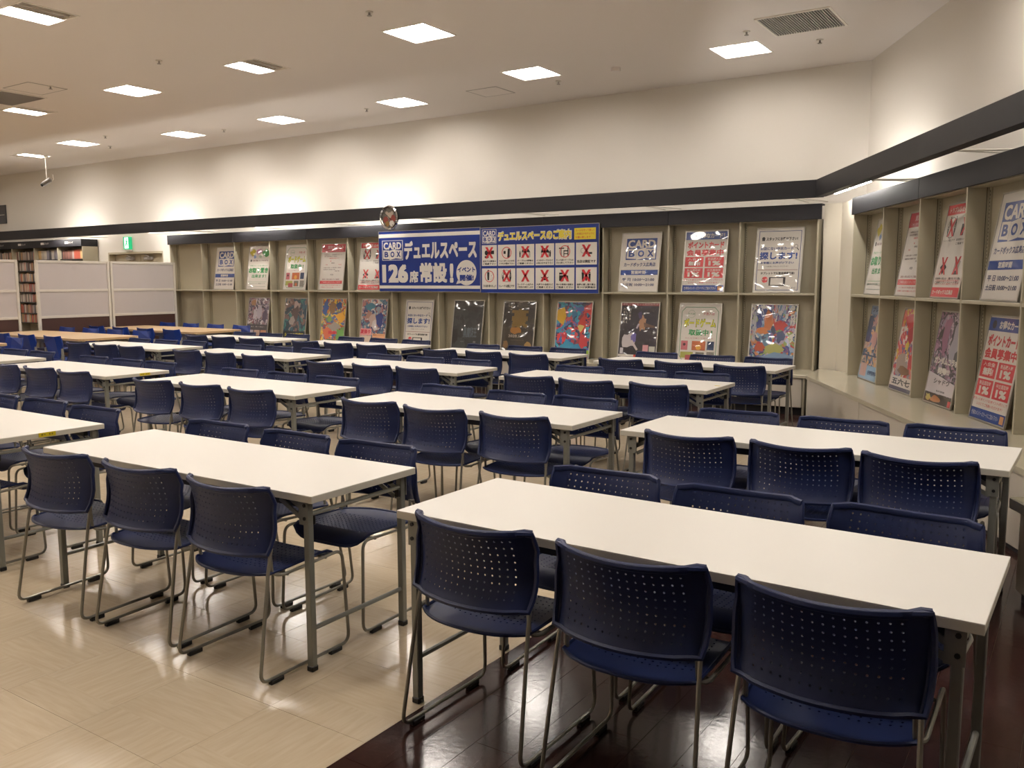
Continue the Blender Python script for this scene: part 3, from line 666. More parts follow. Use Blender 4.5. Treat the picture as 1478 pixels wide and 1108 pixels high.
CH_ = {'T1n': [(-0.527, -0.387, -0.8), (0.026, -0.411, 0.6), (0.569, -0.425, 0.9)], 'T1f': [(-0.496, 0.501, 1.8), (0.048, 0.468, 1.4), (0.595, 0.479, -3.2)], 'T2n': [(-0.562, -0.454, 3.6), (0.013, -0.423, 3.3), (0.572, -0.425, 1.0)], 'T2f': [(-0.569, 0.47, 2.2), (0.021, 0.473, 0.3), (0.544, 0.478, 2.3)], 'T3n': [(-0.477, -0.428, 1.0), (0.06, -0.417, 1.7), (0.56, -0.436, -0.6)], 'T3f': [(-0.515, 0.458, 2.6), (0.06, 0.46, 1.9), (0.596, 0.496, 1.1)], 'T4n': [(-0.561, -0.373, 1.0), (-0.011, -0.408, 0.4), (0.543, -0.383, 1.3)], 'T4f': [(-0.581, 0.518, 0.6), (0.034, 0.481, -0.0), (0.549, 0.494, 1.4)], 'T5n': [(-0.561, -0.438, 0.5), (-0.002, -0.424, 0.6), (0.552, -0.425, 1.2)], 'T5f': [(-0.579, 0.462, 0.3), (-0.006, 0.464, -0.5), (0.568, 0.462, 0.3)], 'T6n': [(-0.56, -0.42, 0), (0.003, -0.399, 0.6), (0.569, -0.413, -0.0)], 'T6f': [(-0.597, 0.514, 1.1), (0.012, 0.491, 0.9), (0.527, 0.497, -0.7)], 'T7n': [(-.56, -.43, 1), (.0, -.43, 1), (.57, -.43, 2)], 'T7f': [(-0.56, 0.475, 0), (-0.027, 0.494, 0.8), (0.549, 0.479, 1.8)], 'T8n': [(-.56, -.43, 0), (0, -.43, 0), (.56, -.43, 0)], 'T8f': [(-0.56, 0.475, 0), (-0.01, 0.479, 1.2), (0.551, 0.474, 0.2)], 'T9n': [(-0.591, -0.441, -0.2), (0.007, -0.441, 0.5), (0.541, -0.453, 0.2)], 'T9f': [(-0.591, 0.456, 0.0), (-0.044, 0.448, 1.2), (0.512, 0.448, 0.1)], 'T10n': [(-0.542, -0.436, -0.1), (-0.01, -0.467, 1.4), (0.559, -0.41, -0.5)], 'T10f': [(-0.545, 0.458, 3.2), (0.05, 0.452, 0.1), (0.574, 0.479, 3.2)], 'T11n': [(-0.583, -0.371, -0.3), (0.001, -0.355, 0.2), (0.594, -0.396, 1.2)], 'T11f': [(-0.584, 0.531, 0.7), (0.028, 0.5, 0.8), (0.587, 0.515, 0.2)], 'T12n': [(-0.59, -0.418, -0.5), (-0.02, -0.431, 0.9), (0.577, -0.433, 0.6)], 'T12f': [(-0.588, 0.478, -0.3), (-0.043, 0.473, -0.6), (0.543, 0.476, -0.4)], 'T13n': [(-0.563, -0.441, 1.2), (0.038, -0.456, 1.2), (0.546, -0.449, 1.2)], 'T13f': [(-0.518, 0.427, -0.5), (0.037, 0.436, -0.6), (0.539, 0.485, -1.2)], 'T14n': [(-0.575, -0.409, 1.2), (0.006, -0.42, 0.7), (0.557, -0.431, -0.3)], 'T14f': [(-0.574, 0.471, 0.4), (-0.009, 0.483, 1.1), (0.556, 0.462, -1.0)], 'T15n': [(-0.582, -0.403, -0.1), (-0.005, -0.388, -0.2), (0.568, -0.398, 0.3)], 'T15f': [(-0.56, 0.456, 1.2), (0.002, 0.487, 0.8), (0.575, 0.477, -1.2)], 'T16n': [(-0.557, -0.419, -1.0), (0.021, -0.422, 1.2), (0.589, -0.425, 1.2)], 'T16f': [(-0.52, 0.45, 1.2), (0.031, 0.46, 1.2), (0.563, 0.483, 0.5)]}
chair = make_chair(); first = True; CO = {}
for k, L_ in CH_.items():
    x, y, a0, nm = TABLES[k[:-1]]; far = k[-1] == 'f'
    for j, (dx, dy, rz) in enumerate(L_):
        t = chair if first else copy_tree(chair); first = False
        h = math.radians(rz)+(math.pi if far else 0); px_, py_ = x+dx, y+dy
        t.location = (px_-.205*math.sin(h)*1.0, py_+.205*math.cos(h), 0); t.rotation_euler = (0, 0, h); CO[k+str(j)] = t
        tag(t, 'navy perforated chair, %s %s side, %s' % (('left seat', 'middle seat', 'right seat')[j], 'far' if far else 'near', nm), 'chair', 'navy chairs pushed in at the white tables')
me = MB().box(-.02, .02, -.001, .001, -.006, .006, M_white).mesh('white_label')
for k in ('T11n2', 'T9f2', 'T9n1', 'T9n2'): link('white_label', me, CO[k], (-.15, -.236, .505))
# ================================================================== oak tables with blue chairs at far left
def make_oak():
    t = empty('oak_table'); pts = []
    for cx, cy, a1 in ((1.2, .35, 0), (-1.2, .35, 90), (-1.2, -.35, 180), (1.2, -.35, 270)):
        for q in range(5): aa = math.radians(a1+q*22.5); pts.append((cx+.1*math.cos(aa), cy+.1*math.sin(aa)))
    MB().prism(pts, .685, .715, M_wood).build('tabletop', t)
    for sx in (-1, 1):
        for sy in (-1, 1): MB().box(sx*1.15-.025, sx*1.15+.025, sy*.33-.025, sy*.33+.025, 0, .685, M_bframe, c=.004).build('leg', t)
        MB().box(sx*1.15-.015, sx*1.15+.015, -.305, .305, .62, .66, M_bframe).build('end_rail', t)
    for sy in (-1, 1): MB().box(-1.125, 1.125, sy*.33-.012, sy*.33+.012, .62, .67, M_bframe).build('side_rail', t)
    return t
def make_bchair():
    t = empty('blue_chair')
    prof = [(-.20, .77), (-.215, .66), (-.11, .46), (.11, .46), (.215, .66), (.20, .77), (.1, .758), (-.1, .758)]
    n = len(prof); vs = [(a1, -.2-.05*(z-.47)/.3+.7*a1*a1, z) for a1, z in prof]+[(a1, -.185-.05*(z-.47)/.3+.7*a1*a1, z) for a1, z in prof]
    MB().add(vs, [(0, 7, 6, 5, 4, 3, 2, 1)][::-1]+[(8, 9, 10, 11, 12, 13, 14, 15)]+[(i, (i+1) % n, n+(i+1) % n, n+i) for i in range(n)], M_blue).build('backrest', t)
    MB().box(-.22, .22, -.2, .22, .42, .455, M_blue, c=.01).build('seat', t)
    for sx in (-1, 1):
        MB().tube(fillet([(sx*.2, -.2, .6), (sx*.21, -.2, .42), (sx*.23, -.26, .0)], .03), .014, M_bframe, 6).build('leg', t, True)
        MB().tube([(sx*.2, .17, .42), (sx*.22, .2, 0)], .014, M_bframe, 6).build('leg', t, True)
        MB().poly([(sx*.2, .62), (sx*.225, .4), (sx*.06, .46)] if sx < 0 else [(sx*.06, .46), (sx*.225, .4), (sx*.2, .62)], -.178, M_bframe).build('back_gusset', t)
    return t
ot, bc = make_oak(), make_bchair(); f1 = f2 = True
for k, (x, y, nm) in enumerate(((-9.95, -1.33, 'nearest the back shelves'), (-9.93, -3.15, 'in the middle, behind the third row'), (-9.95, -4.95, 'at left edge of photo'))):
    t = ot if f1 else copy_tree(ot); f1 = False; t.location = (x, y, 0); tag(t, 'long oak-topped table with rounded corners, '+nm, 'table', 'oak tables by the partitions')
    for s, sn in ((-1, 'near'), (1, 'far')):
        for j in range(4):
            c = bc if f2 else copy_tree(bc); f2 = False
            c.location = (x-.98+.655*j+(.05 if s < 0 else -.02), y+s*(.45+.02), 0); c.rotation_euler = (0, 0, 0 if s < 0 else math.pi)
            tag(c, 'blue shield-back chair, %s on %s side of oak table %s' % (('first', 'second', 'third', 'fourth')[j]+' from left', sn, ('by the back shelves', 'in the middle', 'at left edge')[k]), 'chair', 'blue chairs at the oak tables')
# ================================================================== banners
NB, NR, NK, NW, NY = '112c78', 'c8323a', '1a1a1c', 'dcd6cc', 'e6d23c'
def logo(mb, x0, x1, z0, z1, y, mb_, mw, outline=False):     # CARD over BOX on two leaning squares
    w_, h = x1-x0, z1-z0; mid = z0+h*.52
    if outline: mb.rect(x0-w_*.03, x1+w_*.03, z0-h*.03, z1+h*.03, y, mw); y -= .0004
    mb.rect(x0, x1, z0, z1, y, mb_)
    text(mb, 'CARD', x0+w_*.05, x1-w_*.05, mid+h*.03, z1-h*.07, y-.0005, mw, .03, 3)
    for a1, b1, d1, d2 in ((.03, .34, -.01, .02), (.345, .66, .06, -.05), (.665, .97, -.02, .03)):
        mb.poly([(x0+a1*w_, z0+h*(.05+d2)), (x0+b1*w_, z0+h*(.05-d2*.5)), (x0+b1*w_, mid-h*(.01-d1)), (x0+a1*w_, mid-h*(.01+d1*.4))], y-.0005, mw)
    for ch, c in (('B', .19), ('O', .5), ('X', .81)): text(mb, ch, x0+(c-.10)*w_, x0+(c+.10)*w_, z0+h*.14, mid-h*.08, y-.001, mb_, .03, 3)
def cross(mb, cx, cz, hw, hh, t, y, m):
    for s in (-1, 1): mb.poly([(cx-s*hw-t, cz-hh), (cx-s*hw+t, cz-hh), (cx+s*hw+t, cz+hh), (cx+s*hw-t, cz+hh)], y, m)
def board(name, x0, x1, z0, z1, y, label, cat):
    t = empty(name, ((x0+x1)/2, y, (z0+z1)/2)); tag(t, label, cat); hw, hh = (x1-x0)/2, (z1-z0)/2
    MB().box(-hw, hw, 0, .012, -hh, hh, P(NB, False)).build('backing_board', t)
    MB().box(-hw-.006, hw+.006, -.004, .014, -hh-.006, -hh, M_alu).box(-hw-.006, hw+.006, -.004, .014, hh, hh+.006, M_alu).box(-hw-.006, -hw, -.004, .014, -hh, hh, M_alu).box(hw, hw+.006, -.004, .014, -hh, hh, M_alu).build('edge_trim', t)
    return t
B1, W1, R1, K1, Y1 = P(NB, False), P(NW, False), P(NR, False), P(NK, False), P(NY, False)
t = board('banner', -6.50, -4.612, 1.326, 2.216, -.045, 'blue banner with white Japanese lettering and 126 seats, below the clock', 'banner')
W_, H_ = 1.888, .89
def cX(fx): return -W_/2+fx*W_
def cZ(fz): return H_/2-fz*H_
mb = MB(); y = -.0006
mb.rect(cX(0), cX(1), cZ(.105), cZ(.045), y, W1).rect(cX(0), cX(1), cZ(.955), cZ(.905), y, W1)
logo(mb, cX(.04), cX(.245), cZ(.475), cZ(.16), y, B1, W1, True)
text(mb, 'デュエルスペース', cX(.265), cX(.97), cZ(.475), cZ(.17), y, W1, .045, 3)
text(mb, '126', cX(.03), cX(.30), cZ(.86), cZ(.55), y, W1, .06, 3)
text(mb, '席', cX(.315), cX(.405), cZ(.86), cZ(.66), y, W1, .035, 2)
text(mb, '常設', cX(.42), cX(.69), cZ(.86), cZ(.53), y, W1, .045, 3)
text(mb, '!', cX(.715), cX(.75), cZ(.86), cZ(.55), y, W1, .05, 3)
mb.disc(cX(.872), cZ(.7), .178, y, W1, 36).poly([(cX(.79), cZ(.82)), (cX(.775), cZ(.88)), (cX(.84), cZ(.86))], y, W1)
text(mb, 'イベント', cX(.79), cX(.955), cZ(.69), cZ(.61), y-.0006, B1, .04, 2)
text(mb, '開催!', cX(.81), cX(.94), cZ(.83), cZ(.73), y-.0006, B1, .04, 2)
mb.build('lettering', t)
t = board('banner', -4.602, -2.735, 1.314, 2.206, -.045, 'blue guide banner with twelve red cross and circle pictograms', 'banner')
W_, H_ = 1.867, .892
mb = MB(); logo(mb, cX(.018), cX(.14), cZ(.235), cZ(.03), y, B1, W1, True)
text(mb, 'デュエルスペースのご案内', cX(.155), cX(.785), cZ(.215), cZ(.055), y, W1, .09, 2)
text(mb, 'デュエルスペースのご案内', cX(.162), cX(.778), cZ(.20), cZ(.07), y-.0006, Y1, .035, 2)
mb.rect(cX(.805), cX(.975), cZ(.22), cZ(.055), y, Y1)
for k, s in enumerate(('ルールを守って楽しく', 'ご利用頂けますように', 'お願い致します')): text(mb, s, cX(.815), cX(.965-.03*(k == 2)), cZ(.105+.05*k), cZ(.072+.05*k), y-.0006, R1, .02, 1)
mb.build('lettering', t)
caps = [['店内での飲食は', 'ご遠慮下さい'], ['ペットボトルのみ可', 'フタをお閉め下さい'], ['テーブルの移動は', 'ご遠慮ください'], ['イスやテーブルなど', '占有はおやめ下さい'], ['使った席とテーブルは', '元に戻して下さい'], ['当店は禁煙です'],
        ['ゴミは持ち帰りましょう'], ['トレードは禁止です'], ['カードゲーム以外の', 'ご利用はお断りします'], ['大声での会話など', 'ご遠慮ください'], ['他のお客様の迷惑は', 'ご遠慮ください'], ['金銭の貸し借り禁止', '見つけ次第退店']]
cols = [(.012, .148), (.158, .312), (.322, .475), (.486, .642), (.652, .808), (.82, .985)]
def person(mb, cx, cz, s, y, m): mb.disc(cx, cz+.036*s, .009*s, y, m, 10).poly([(cx-.012*s, cz+.026*s), (cx-.008*s, cz-.04*s), (cx+.008*s, cz-.04*s), (cx+.012*s, cz+.026*s)], y, m)
def silhouettes(mb, k, cx, cz, y, m, w_=W1):
    if k == 0: mb.disc(cx-.045, cz, .035, y, m, 14).rect(cx+.01, cx+.08, cz-.02, cz+.03, y, m).rect(cx-.08, cx-.01, cz-.07, cz-.045, y, m)
    elif k == 1: mb.rect(cx-.05, cx-.015, cz-.02, cz+.02, y, m).poly([(cx+.02, cz+.05), (cx+.055, cz+.05), (cx+.05, cz-.07), (cx+.01, cz-.07)], y, m)
    elif k in (2, 3):
        s = 0 if k == 2 else .012
        mb.poly([(cx-.06, cz+.0-s), (cx-.04, cz+.045+s), (cx+.05, cz+.04-s), (cx+.08, cz-.005-s)], y, m)
        for dx in (-.055, -.03, .055, .072): mb.rect(cx+dx, cx+dx+.006, cz-.07, cz, y, m)
        person(mb, cx-.085+.17*(k == 3), cz-.03, 1, y, m)
    elif k == 4:
        mb.rect(cx-.09, cx-.01, cz+.03, cz+.045, y, m).rect(cx-.06, cx-.05, cz-.07, cz+.03, y, m).rect(cx-.02, cx+.05, cz-.005, cz+.01, y, m).rect(cx-.02, cx-.008, cz-.07, cz, y, m).rect(cx+.04, cx+.055, cz-.07, cz+.07, y, m).rect(cx-.01, cx+.04, cz-.04, cz-.028, y, m)
    elif k == 5: mb.rect(cx-.02, cx+.085, cz-.045, cz-.02, y, m).ring(cx-.05, cz+.0, .03, .034, y, m, 16)
    elif k == 6:
        person(mb, cx-.02, cz+.01, 1.7, y, m)
        for dx, dz in ((.03, 0), (.045, -.03), (.025, -.05), (.05, .02)): mb.rect(cx+dx, cx+dx+.008, cz+dz, cz+dz+.008, y, m)
    elif k == 7:
        mb.ring(cx, cz, .078, .083, y, m, 24); person(mb, cx-.06, cz-.03, 1, y, m); person(mb, cx+.06, cz-.03, 1, y, m); person(mb, cx-.045, cz+.05, .9, y, m); person(mb, cx+.06, cz+.05, .9, y, m)
    elif k == 9: mb.disc(cx, cz-.01, .02, y, m, 12).poly([(cx-.065, cz-.015), (cx-.02, cz-.06), (cx+.02, cz-.06), (cx+.065, cz-.015), (cx+.03, cz-.02), (cx-.03, cz-.02)], y, m)
    elif k == 10: mb.rect(cx-.085, cx-.015, cz-.07, cz+.04, y, m).rect(cx-.08, cx-.02, cz+.005, cz+.015, y-.0002, w_).poly([(cx+.01, cz+.01), (cx+.05, cz+.0), (cx+.06, cz-.075), (cx+.02, cz-.06)], y, m)
    elif k == 11: person(mb, cx-.05, cz, 1.6, y, m); person(mb, cx+.05, cz-.01, 1.4, y, m); person(mb, cx, cz-.02, 1.2, y, m)
for k in range(12):
    a1, b1 = cols[k % 6]; r0, r1 = ((.265, .585), (.625, .945))[k//6]
    mb = MB(); x0, x1, z1, z0 = cX(a1), cX(b1), cZ(r0), cZ(r1); cx = (x0+x1)/2; cz = z1-.105; yy = y-.0004
    mb.rect(x0, x1, z0, z1, yy, W1)
    silhouettes(mb, k, cx, cz-.0, yy-.0004, K1)
    if k in (1, 4, 6): mb.ring(cx, cz-.005, .07, .08, yy-.0008, R1, 28)
    else: cross(mb, cx, cz, .05, .078, .019, yy-.0008, R1)
    L_ = caps[k]; 
    for q, s in enumerate(L_):
        hh = .042 if len(L_) == 1 else .028; zt = z0+(.062 if len(L_) == 1 else .078)-q*.036
        text(mb, s, x0+.015, x1-.015, zt-hh*.95, zt, yy-.0004, K1, .03, 1)
    mb.build('pictogram_panel', t)
# ================================================================== posters in clip frames
PWD, PHT = .545, .757
def X(fx): return -PWD/2+fx*PWD
def Z(fz): return PHT*(1-fz)
def txt(mb, s, x0, x1, z1, z0, y, m, bold=.03, res=1): text(mb, s, X(x0), X(x1), Z(z0), Z(z1), y, m, bold, res)
def rc(mb, x0, x1, z0, z1, y, m): mb.rect(X(x0), X(x1), Z(z1), Z(z0), y, m)
def blob(mb, fx, fz, rx, rz, y, m, seed=0, n=11):
    g = random.Random(seed); mb.poly([(X(fx)+rx*PWD*(1+g.uniform(-.35, .35))*math.cos(2*math.pi*i/n), Z(fz)+rz*PHT*(1+g.uniform(-.35, .35))*math.sin(2*math.pi*i/n)) for i in range(n)], y, m)
YS = -.0042
wh, bl, rd, bk, gr, yl = P('cec8c0'), P('1c3c82'), P('c23a40'), P('26242a'), P('2f8a50'), P('c8c02c')
def d_card(mb):
    logo(mb, X(.13), X(.90), Z(.46), Z(.10), YS, bl, wh)
    txt(mb, 'カードボックス広島店', .10, .90, .505, .575, YS, P('44486c'), .035, 2)
    rc(mb, .03, .97, .63, .715, YS, bl); txt(mb, '営業時間', .30, .66, .642, .70, YS-.0005, wh, .03, 2)
    for k, s in enumerate(('平 日 10:00～21:00', '土日祝 10:00～21:00')): txt(mb, s, .08, .90, .765+.085*k, .82+.085*k, YS, P('3c4060'), .03, 2)
def d_point(mb):
    rc(mb, .02, .98, .025, .15, YS, bl); mb.disc(X(.16), Z(.09), .03, YS-.0004, bk); txt(mb, 'お得なカード！', .30, .92, .05, .13, YS-.0004, wh, .03)
    txt(mb, 'ポイントカード', .08, .92, .18, .29, YS, rd, .05, 2); txt(mb, '会員募集中', .06, .92, .31, .41, YS, rd, .045, 2)
    for i, (a1, b1) in enumerate(((.04, .47), (.51, .94))):
        for j, (c1, d1) in enumerate(((.43, .59), (.61, .77))):
            rc(mb, a1, b1, c1, d1, YS, rd); q = (i, j)
            txt(mb, {(0, 0): '入会金', (1, 0): '新品購入時', (0, 1): '新品買取時', (1, 1): '中古買取時'}[q], a1+.06, b1-.05, c1+.015, c1+.055, YS-.0005, wh, .02)
            txt(mb, '無料!' if q == (0, 0) else '1%', a1+.08, b1-.07, c1+.065, d1-.02, YS-.0005, wh, .05, 2)
    txt(mb, '貯まったポイントは1ポイント1円として', .03, .95, .785, .815, YS, rd, .02); txt(mb, 'レジにてご利用いただけます！', .15, .85, .83, .86, YS, rd, .02)
    rc(mb, .02, .98, .885, .985, YS, bl); txt(mb, '便利なメンバーズカードにご加入下さい', .06, .80, .91, .955, YS-.0004, wh, .02); rc(mb, .84, .94, .90, .97, YS-.0004, P('c08a5a'))
def d_staff(mb):
    for a1, b1, c1, d1 in ((.05, .95, .05, .058), (.05, .95, .955, .963), (.05, .063, .05, .96), (.937, .95, .05, .96)): rc(mb, a1, b1, c1, d1, YS, P('3c4878'))
    mb.disc(X(.15), Z(.165), .02, YS, bk, 10); rc(mb, .12, .18, .17, .2, YS, bk)
    txt(mb, 'スタッフにお任せ下さい!', .21, .88, .145, .20, YS, bk, .035); txt(mb, 'お店にない中古カード', .10, .80, .295, .345, YS, P('3c4878'), .04)
    mb.ring(X(.85), Z(.29), .018, .022, YS, bk, 14).poly([(X(.875), Z(.31)), (X(.915), Z(.345)), (X(.905), Z(.355)), (X(.865), Z(.32))], YS, bk)
    txt(mb, '探します!', .09, .89, .37, .49, YS, bl, .035, 2); txt(mb, 'お気軽にお声がけ下さい', .12, .83, .52, .56, YS, P('3c4878'), .03); txt(mb, '※一部お探しできないカードもございます', .24, .72, .585, .605, YS, bk, .01)
    rc(mb, .07, .92, .645, .652, YS, P('7c4048')); txt(mb, 'タブレットでも簡単検索可能!', .14, .86, .68, .72, YS, bk, .03)
    mb.disc(X(.24), Z(.80), .036, YS, rd, 18); txt(mb, '便利', .18, .30, .785, .815, YS-.0005, wh, .02)
    rc(mb, .33, .68, .76, .895, YS, bk); rc(mb, .365, .63, .775, .88, YS-.0005, wh); txt(mb, 'PC', .82, .9, .91, .94, YS, P('555560'), .02)
def d_rules(mb):
    rc(mb, .02, .98, .02, .125, YS, rd); txt(mb, 'トラブル防止のために', .1, .92, .045, .105, YS-.0005, wh, .03)
    cs = [(.27, .26), (.72, .26), (.27, .66), (.72, .66)]
    for k, (cx, cz) in enumerate(cs):
        x_, z_ = X(cx), Z(cz)
        if k == 0: silhouettes(mb, 7, x_, z_, YS, bk, wh)
        elif k == 1: mb.rect(x_-.06, x_-.01, z_-.07, z_+.02, YS, bk).rect(x_+.01, x_+.06, z_-.05, z_+.04, YS, bk)
        elif k == 2: mb.poly([(x_-.06, z_-.01), (x_, z_-.07), (x_+.06, z_-.01), (x_, z_+.03)], YS, bk)
        else: mb.poly([(x_-.05, z_-.04), (x_-.03, z_+.06), (x_+.06, z_+.03), (x_+.03, z_-.06)], YS, P('9c9890')); mb.rect(x_-.03, x_+.03, z_-.07, z_-.04, YS-.0003, bk)
        cross(mb, x_, z_, .045, .07, .014, YS-.0006, rd)
        for q, s in enumerate((('トレード禁止です', ''), ('飲食物の持込は', 'ご遠慮下さい'), ('危険物の持込は', 'ご遠慮下さい'), ('違反行為', 'トレード禁止'))[k]):
            if s: txt(mb, s, cx-.20, cx+.20, cz+.12+.04*q, cz+.145+.04*q, YS, bk, .02)
    for q, s in enumerate(('上記の行為を見かけた場合', '退店していただく場合がございます')): txt(mb, s, .1, .9, .855-.05+.035*q+.0, .875-.05+.035*q, YS, rd, .015)
    rc(mb, .02, .98, .885, .985, YS, rd); txt(mb, 'カードボックス広島店', .06, .78, .91, .96, YS-.0005, wh, .03)
def d_notice(mb):
    rc(mb, .02, .98, .02, .19, YS, P('b23444')); txt(mb, '買取お申込み', .25, .9, .05, .12, YS-.0005, P('caa4a8'), .03); txt(mb, 'ご本人様確認書類が必要です', .12, .9, .14, .17, YS-.0005, P('caa4a8'), .01)
    def ln(s, a1, b1, z_, c=P('5a4a4c'), h=.022): txt(mb, s, a1, b1, z_, z_+h, YS, c, .015)
    ln('18歳以上のお客様でカード', .14, .86, .235); ln('身分証明書をご提示', .14, .66, .27); ln('運転免許証など', .35, .75, .31, rd)
    ln('保険証', .44, .58, .41, bk); ln('免許', .22, .3, .445, rd); ln('学生証', .74, .86, .445, rd); mb.disc(X(.42), Z(.38), .009, YS, rd, 8)
    ln('18歳未満のお客様の買取', .14, .86, .51); ln('保護者様の同意書が必要', .14, .62, .55); ln('ご確認の電話', .6, .8, .58)
    ln('承諾書', .44, .56, .655, bk, .03); ln('買取の際は窓口でご確認', .12, .82, .755, P('7c3a40'), .028)
    rc(mb, .04, .94, .80, .865, YS, rd); txt(mb, 'ご不明な点はスタッフまで', .1, .88, .815, .85, YS-.0005, P('d8b4b4'), .02)
    ln('カードボックスでは法令に基づき', .14, .88, .885, rd); ln('お客様のご協力をお願いいたします', .1, .9, .925, rd)
def d_game(mb):
    g2 = P('5f8c6c')
    pts = [(.16, .07), (.84, .07), (.93, .14), (.93, .86), (.84, .95), (.16, .95), (.07, .86), (.07, .14)]
    for i in range(8):
        a1, b1 = Vector((X(pts[i][0]), Z(pts[i][1]))), Vector((X(pts[(i+1) % 8][0]), Z(pts[(i+1) % 8][1]))); d_ = (b1-a1).normalized()*.004; nn_ = Vector((-d_.y, d_.x))
        mb.poly([tuple(a1-nn_), tuple(a1+nn_), tuple(b1+nn_), tuple(b1-nn_)][::1], YS, g2)
    mb.ring(X(.3), Z(.18), .045, .048, YS, g2, 20); txt(mb, '大人気', .22, .38, .165, .195, YS, g2, .02); txt(mb, '多数入荷', .58, .84, .15, .20, YS, P('b0565c'), .02)
    txt(mb, 'ボードゲーム', .13, .89, .25, .40, YS, P('5a7c1e'), .07, 2); txt(mb, 'ボードゲーム', .14, .88, .262, .39, YS-.0006, yl, .03, 2)
    txt(mb, '取扱中 !', .26, .82, .43, .53, YS, gr, .04, 2); txt(mb, 'みんなで楽しく遊べます', .18, .85, .565, .585, YS, P('b07078'), .01)
    for a1, b1, c1, d1, c in ((.10, .26, .62, .77, 'b06068'), (.36, .68, .62, .77, 'b2603a'), (.72, .88, .62, .76, '2c3c5c'), (.10, .40, .80, .90, '9a9a4c'), (.22, .42, .85, .94, 'a04c50'), (.46, .66, .80, .92, '6c6a60'), (.72, .9, .79, .93, '807c74')): rc(mb, a1, b1, c1, d1, YS-.0002*len(c1.__str__()), P(c))
    mb.disc(X(.52), Z(.72), .035, YS-.002, P('d09a40'), 12); mb.disc(X(.18), Z(.68), .018, YS-.002, P('402028'), 10); mb.disc(X(.56), Z(.88), .03, YS-.002, P('b0603c'), 9)
def d_green(mb):
    blob(mb, .2, .15, .13, .07, YS, P('c8b82c'), 1); blob(mb, .48, .13, .13, .06, YS, P('b888b4'), 2); blob(mb, .82, .16, .16, .08, YS, P('3c9450'), 3); blob(mb, .30, .25, .07, .035, YS, P('7c94c0'), 4); blob(mb, .55, .25, .06, .03, YS, P('a8bca0'), 5)
    rc(mb, .1, .16, .31, .36, YS, bk); txt(mb, 'お店に無いカードもお任せ', .19, .92, .32, .355, YS, P('6c4a4c'), .03)
    txt(mb, '予約カードも1枚から', .10, .92, .435, .47, YS, gr, .02); txt(mb, 'お取り置き', .06, .95, .50, .62, YS, gr, .06, 2); txt(mb, '出来ます！', .22, .88, .65, .73, YS, gr, .03, 2)
    rc(mb, .08, .9, .82, .825, YS, gr); txt(mb, '詳細はスタッフまでお気軽にどうぞ', .09, .85, .845, .875, YS, P('50705c'), .01); rc(mb, .08, .9, .925, .93, YS, P('50705c'))
art = {
 'A': (['2c3a78', '8aa0bc', '46608c', 'a89cb0', 'b4764a', '35405a', 'c8c4bc', '5a7a94', '6a4a7a', 'b03838', '8a9a5a'], 17, 1.),
 'B': (['181622', '201c2c', '1a1826', '2a2438', '16141c', '242034'], 4, 2.),
 'C': (['2a3462', '8c3440', 'c83a3a', '2e7fa0', '3a9ab0', '403050', 'b84a50', '4a5ea0', '1e2a50'], 14, 3.),
 'D': (['1c1a1a', '242020', '2e2820', '1c1a1c', '26221e'], 4, 4.),
 'E': (['1e2124', '25282b', '2b2e30', '1c1e20', '303436'], 4, 5.),
 'F': (['5c7c8c', '48607c', 'a88890', 'c0b4b0', '7c4a50', '34406c', 'b0746c', '88a0ac', 'd0c4bc'], 17, 6.),
 'G': (['c87c3a', 'd8b03c', '3e5c94', '8c5440', 'a84838', 'e0c05a', '6c8c58', 'b8a890', '5c6c9c'], 17, 7.),
 'H': (['2c5464', '1e3a48', '34706c', '6c5450', '263038', '8a7870', '203e50'], 12, 8.),
 'I': (['6c6074', 'a498a4', '544c5c', '8c7078', '9c8c94', '3c3844', '7c7a6c', 'c0b8bc', '7c4a54'], 19, 9.),
 'J': (['44607c', 'c8a88c', '34486c', 'b88c88', 'c8b49c', '5c7c9c', 'a0a8b4', 'cfa06c'], 17, 10.),
 'K': (['c43a44', 'b83440', 'cfc8c4', 'c8c0bc', 'd0c8c0', '5c5a8c', 'c8a83c', '8c8a90', 'c87068'], 14, 11.),
 'L': (['3a3440', '7c5c74', 'a07890', '2c2830', '54505c', '94889c', '1e1c22', 'b0a0ac'], 19, 12.),
}
ART = {k: art_mat('printed_art_'+k.lower(), *v) for k, v in art.items()}
def d_A(mb):
    for k, (fx, fz, rx, rz, c) in enumerate(((.38, .28, .10, .16, 'b4683c'), (.25, .42, .16, .05, 'c07444'), (.66, .33, .12, .09, 'a83434'), (.66, .5, .09, .1, '38486c'), (.55, .7, .2, .08, 'a0a060'), (.6, .85, .4, .08, '6c86a4'), (.25, .68, .1, .08, 'a84c34'))): blob(mb, fx, fz, rx, rz, YS-.0003*k, P(c), k+20)
    for k in range(9): a1 = rnd.uniform(.1, .9); mb.poly([(X(a1), Z(.02)), (X(a1+.02), Z(.02)), (X(.5+(a1-.5)*.5), Z(.3))], YS-.0032, P('c8c8d4'))
    txt(mb, '大会開催中', .04, .14, .1, .6, YS-.004, P('b8b8c0'), .03); txt(mb, '新弾', .86, .96, .15, .34, YS-.004, wh, .03)
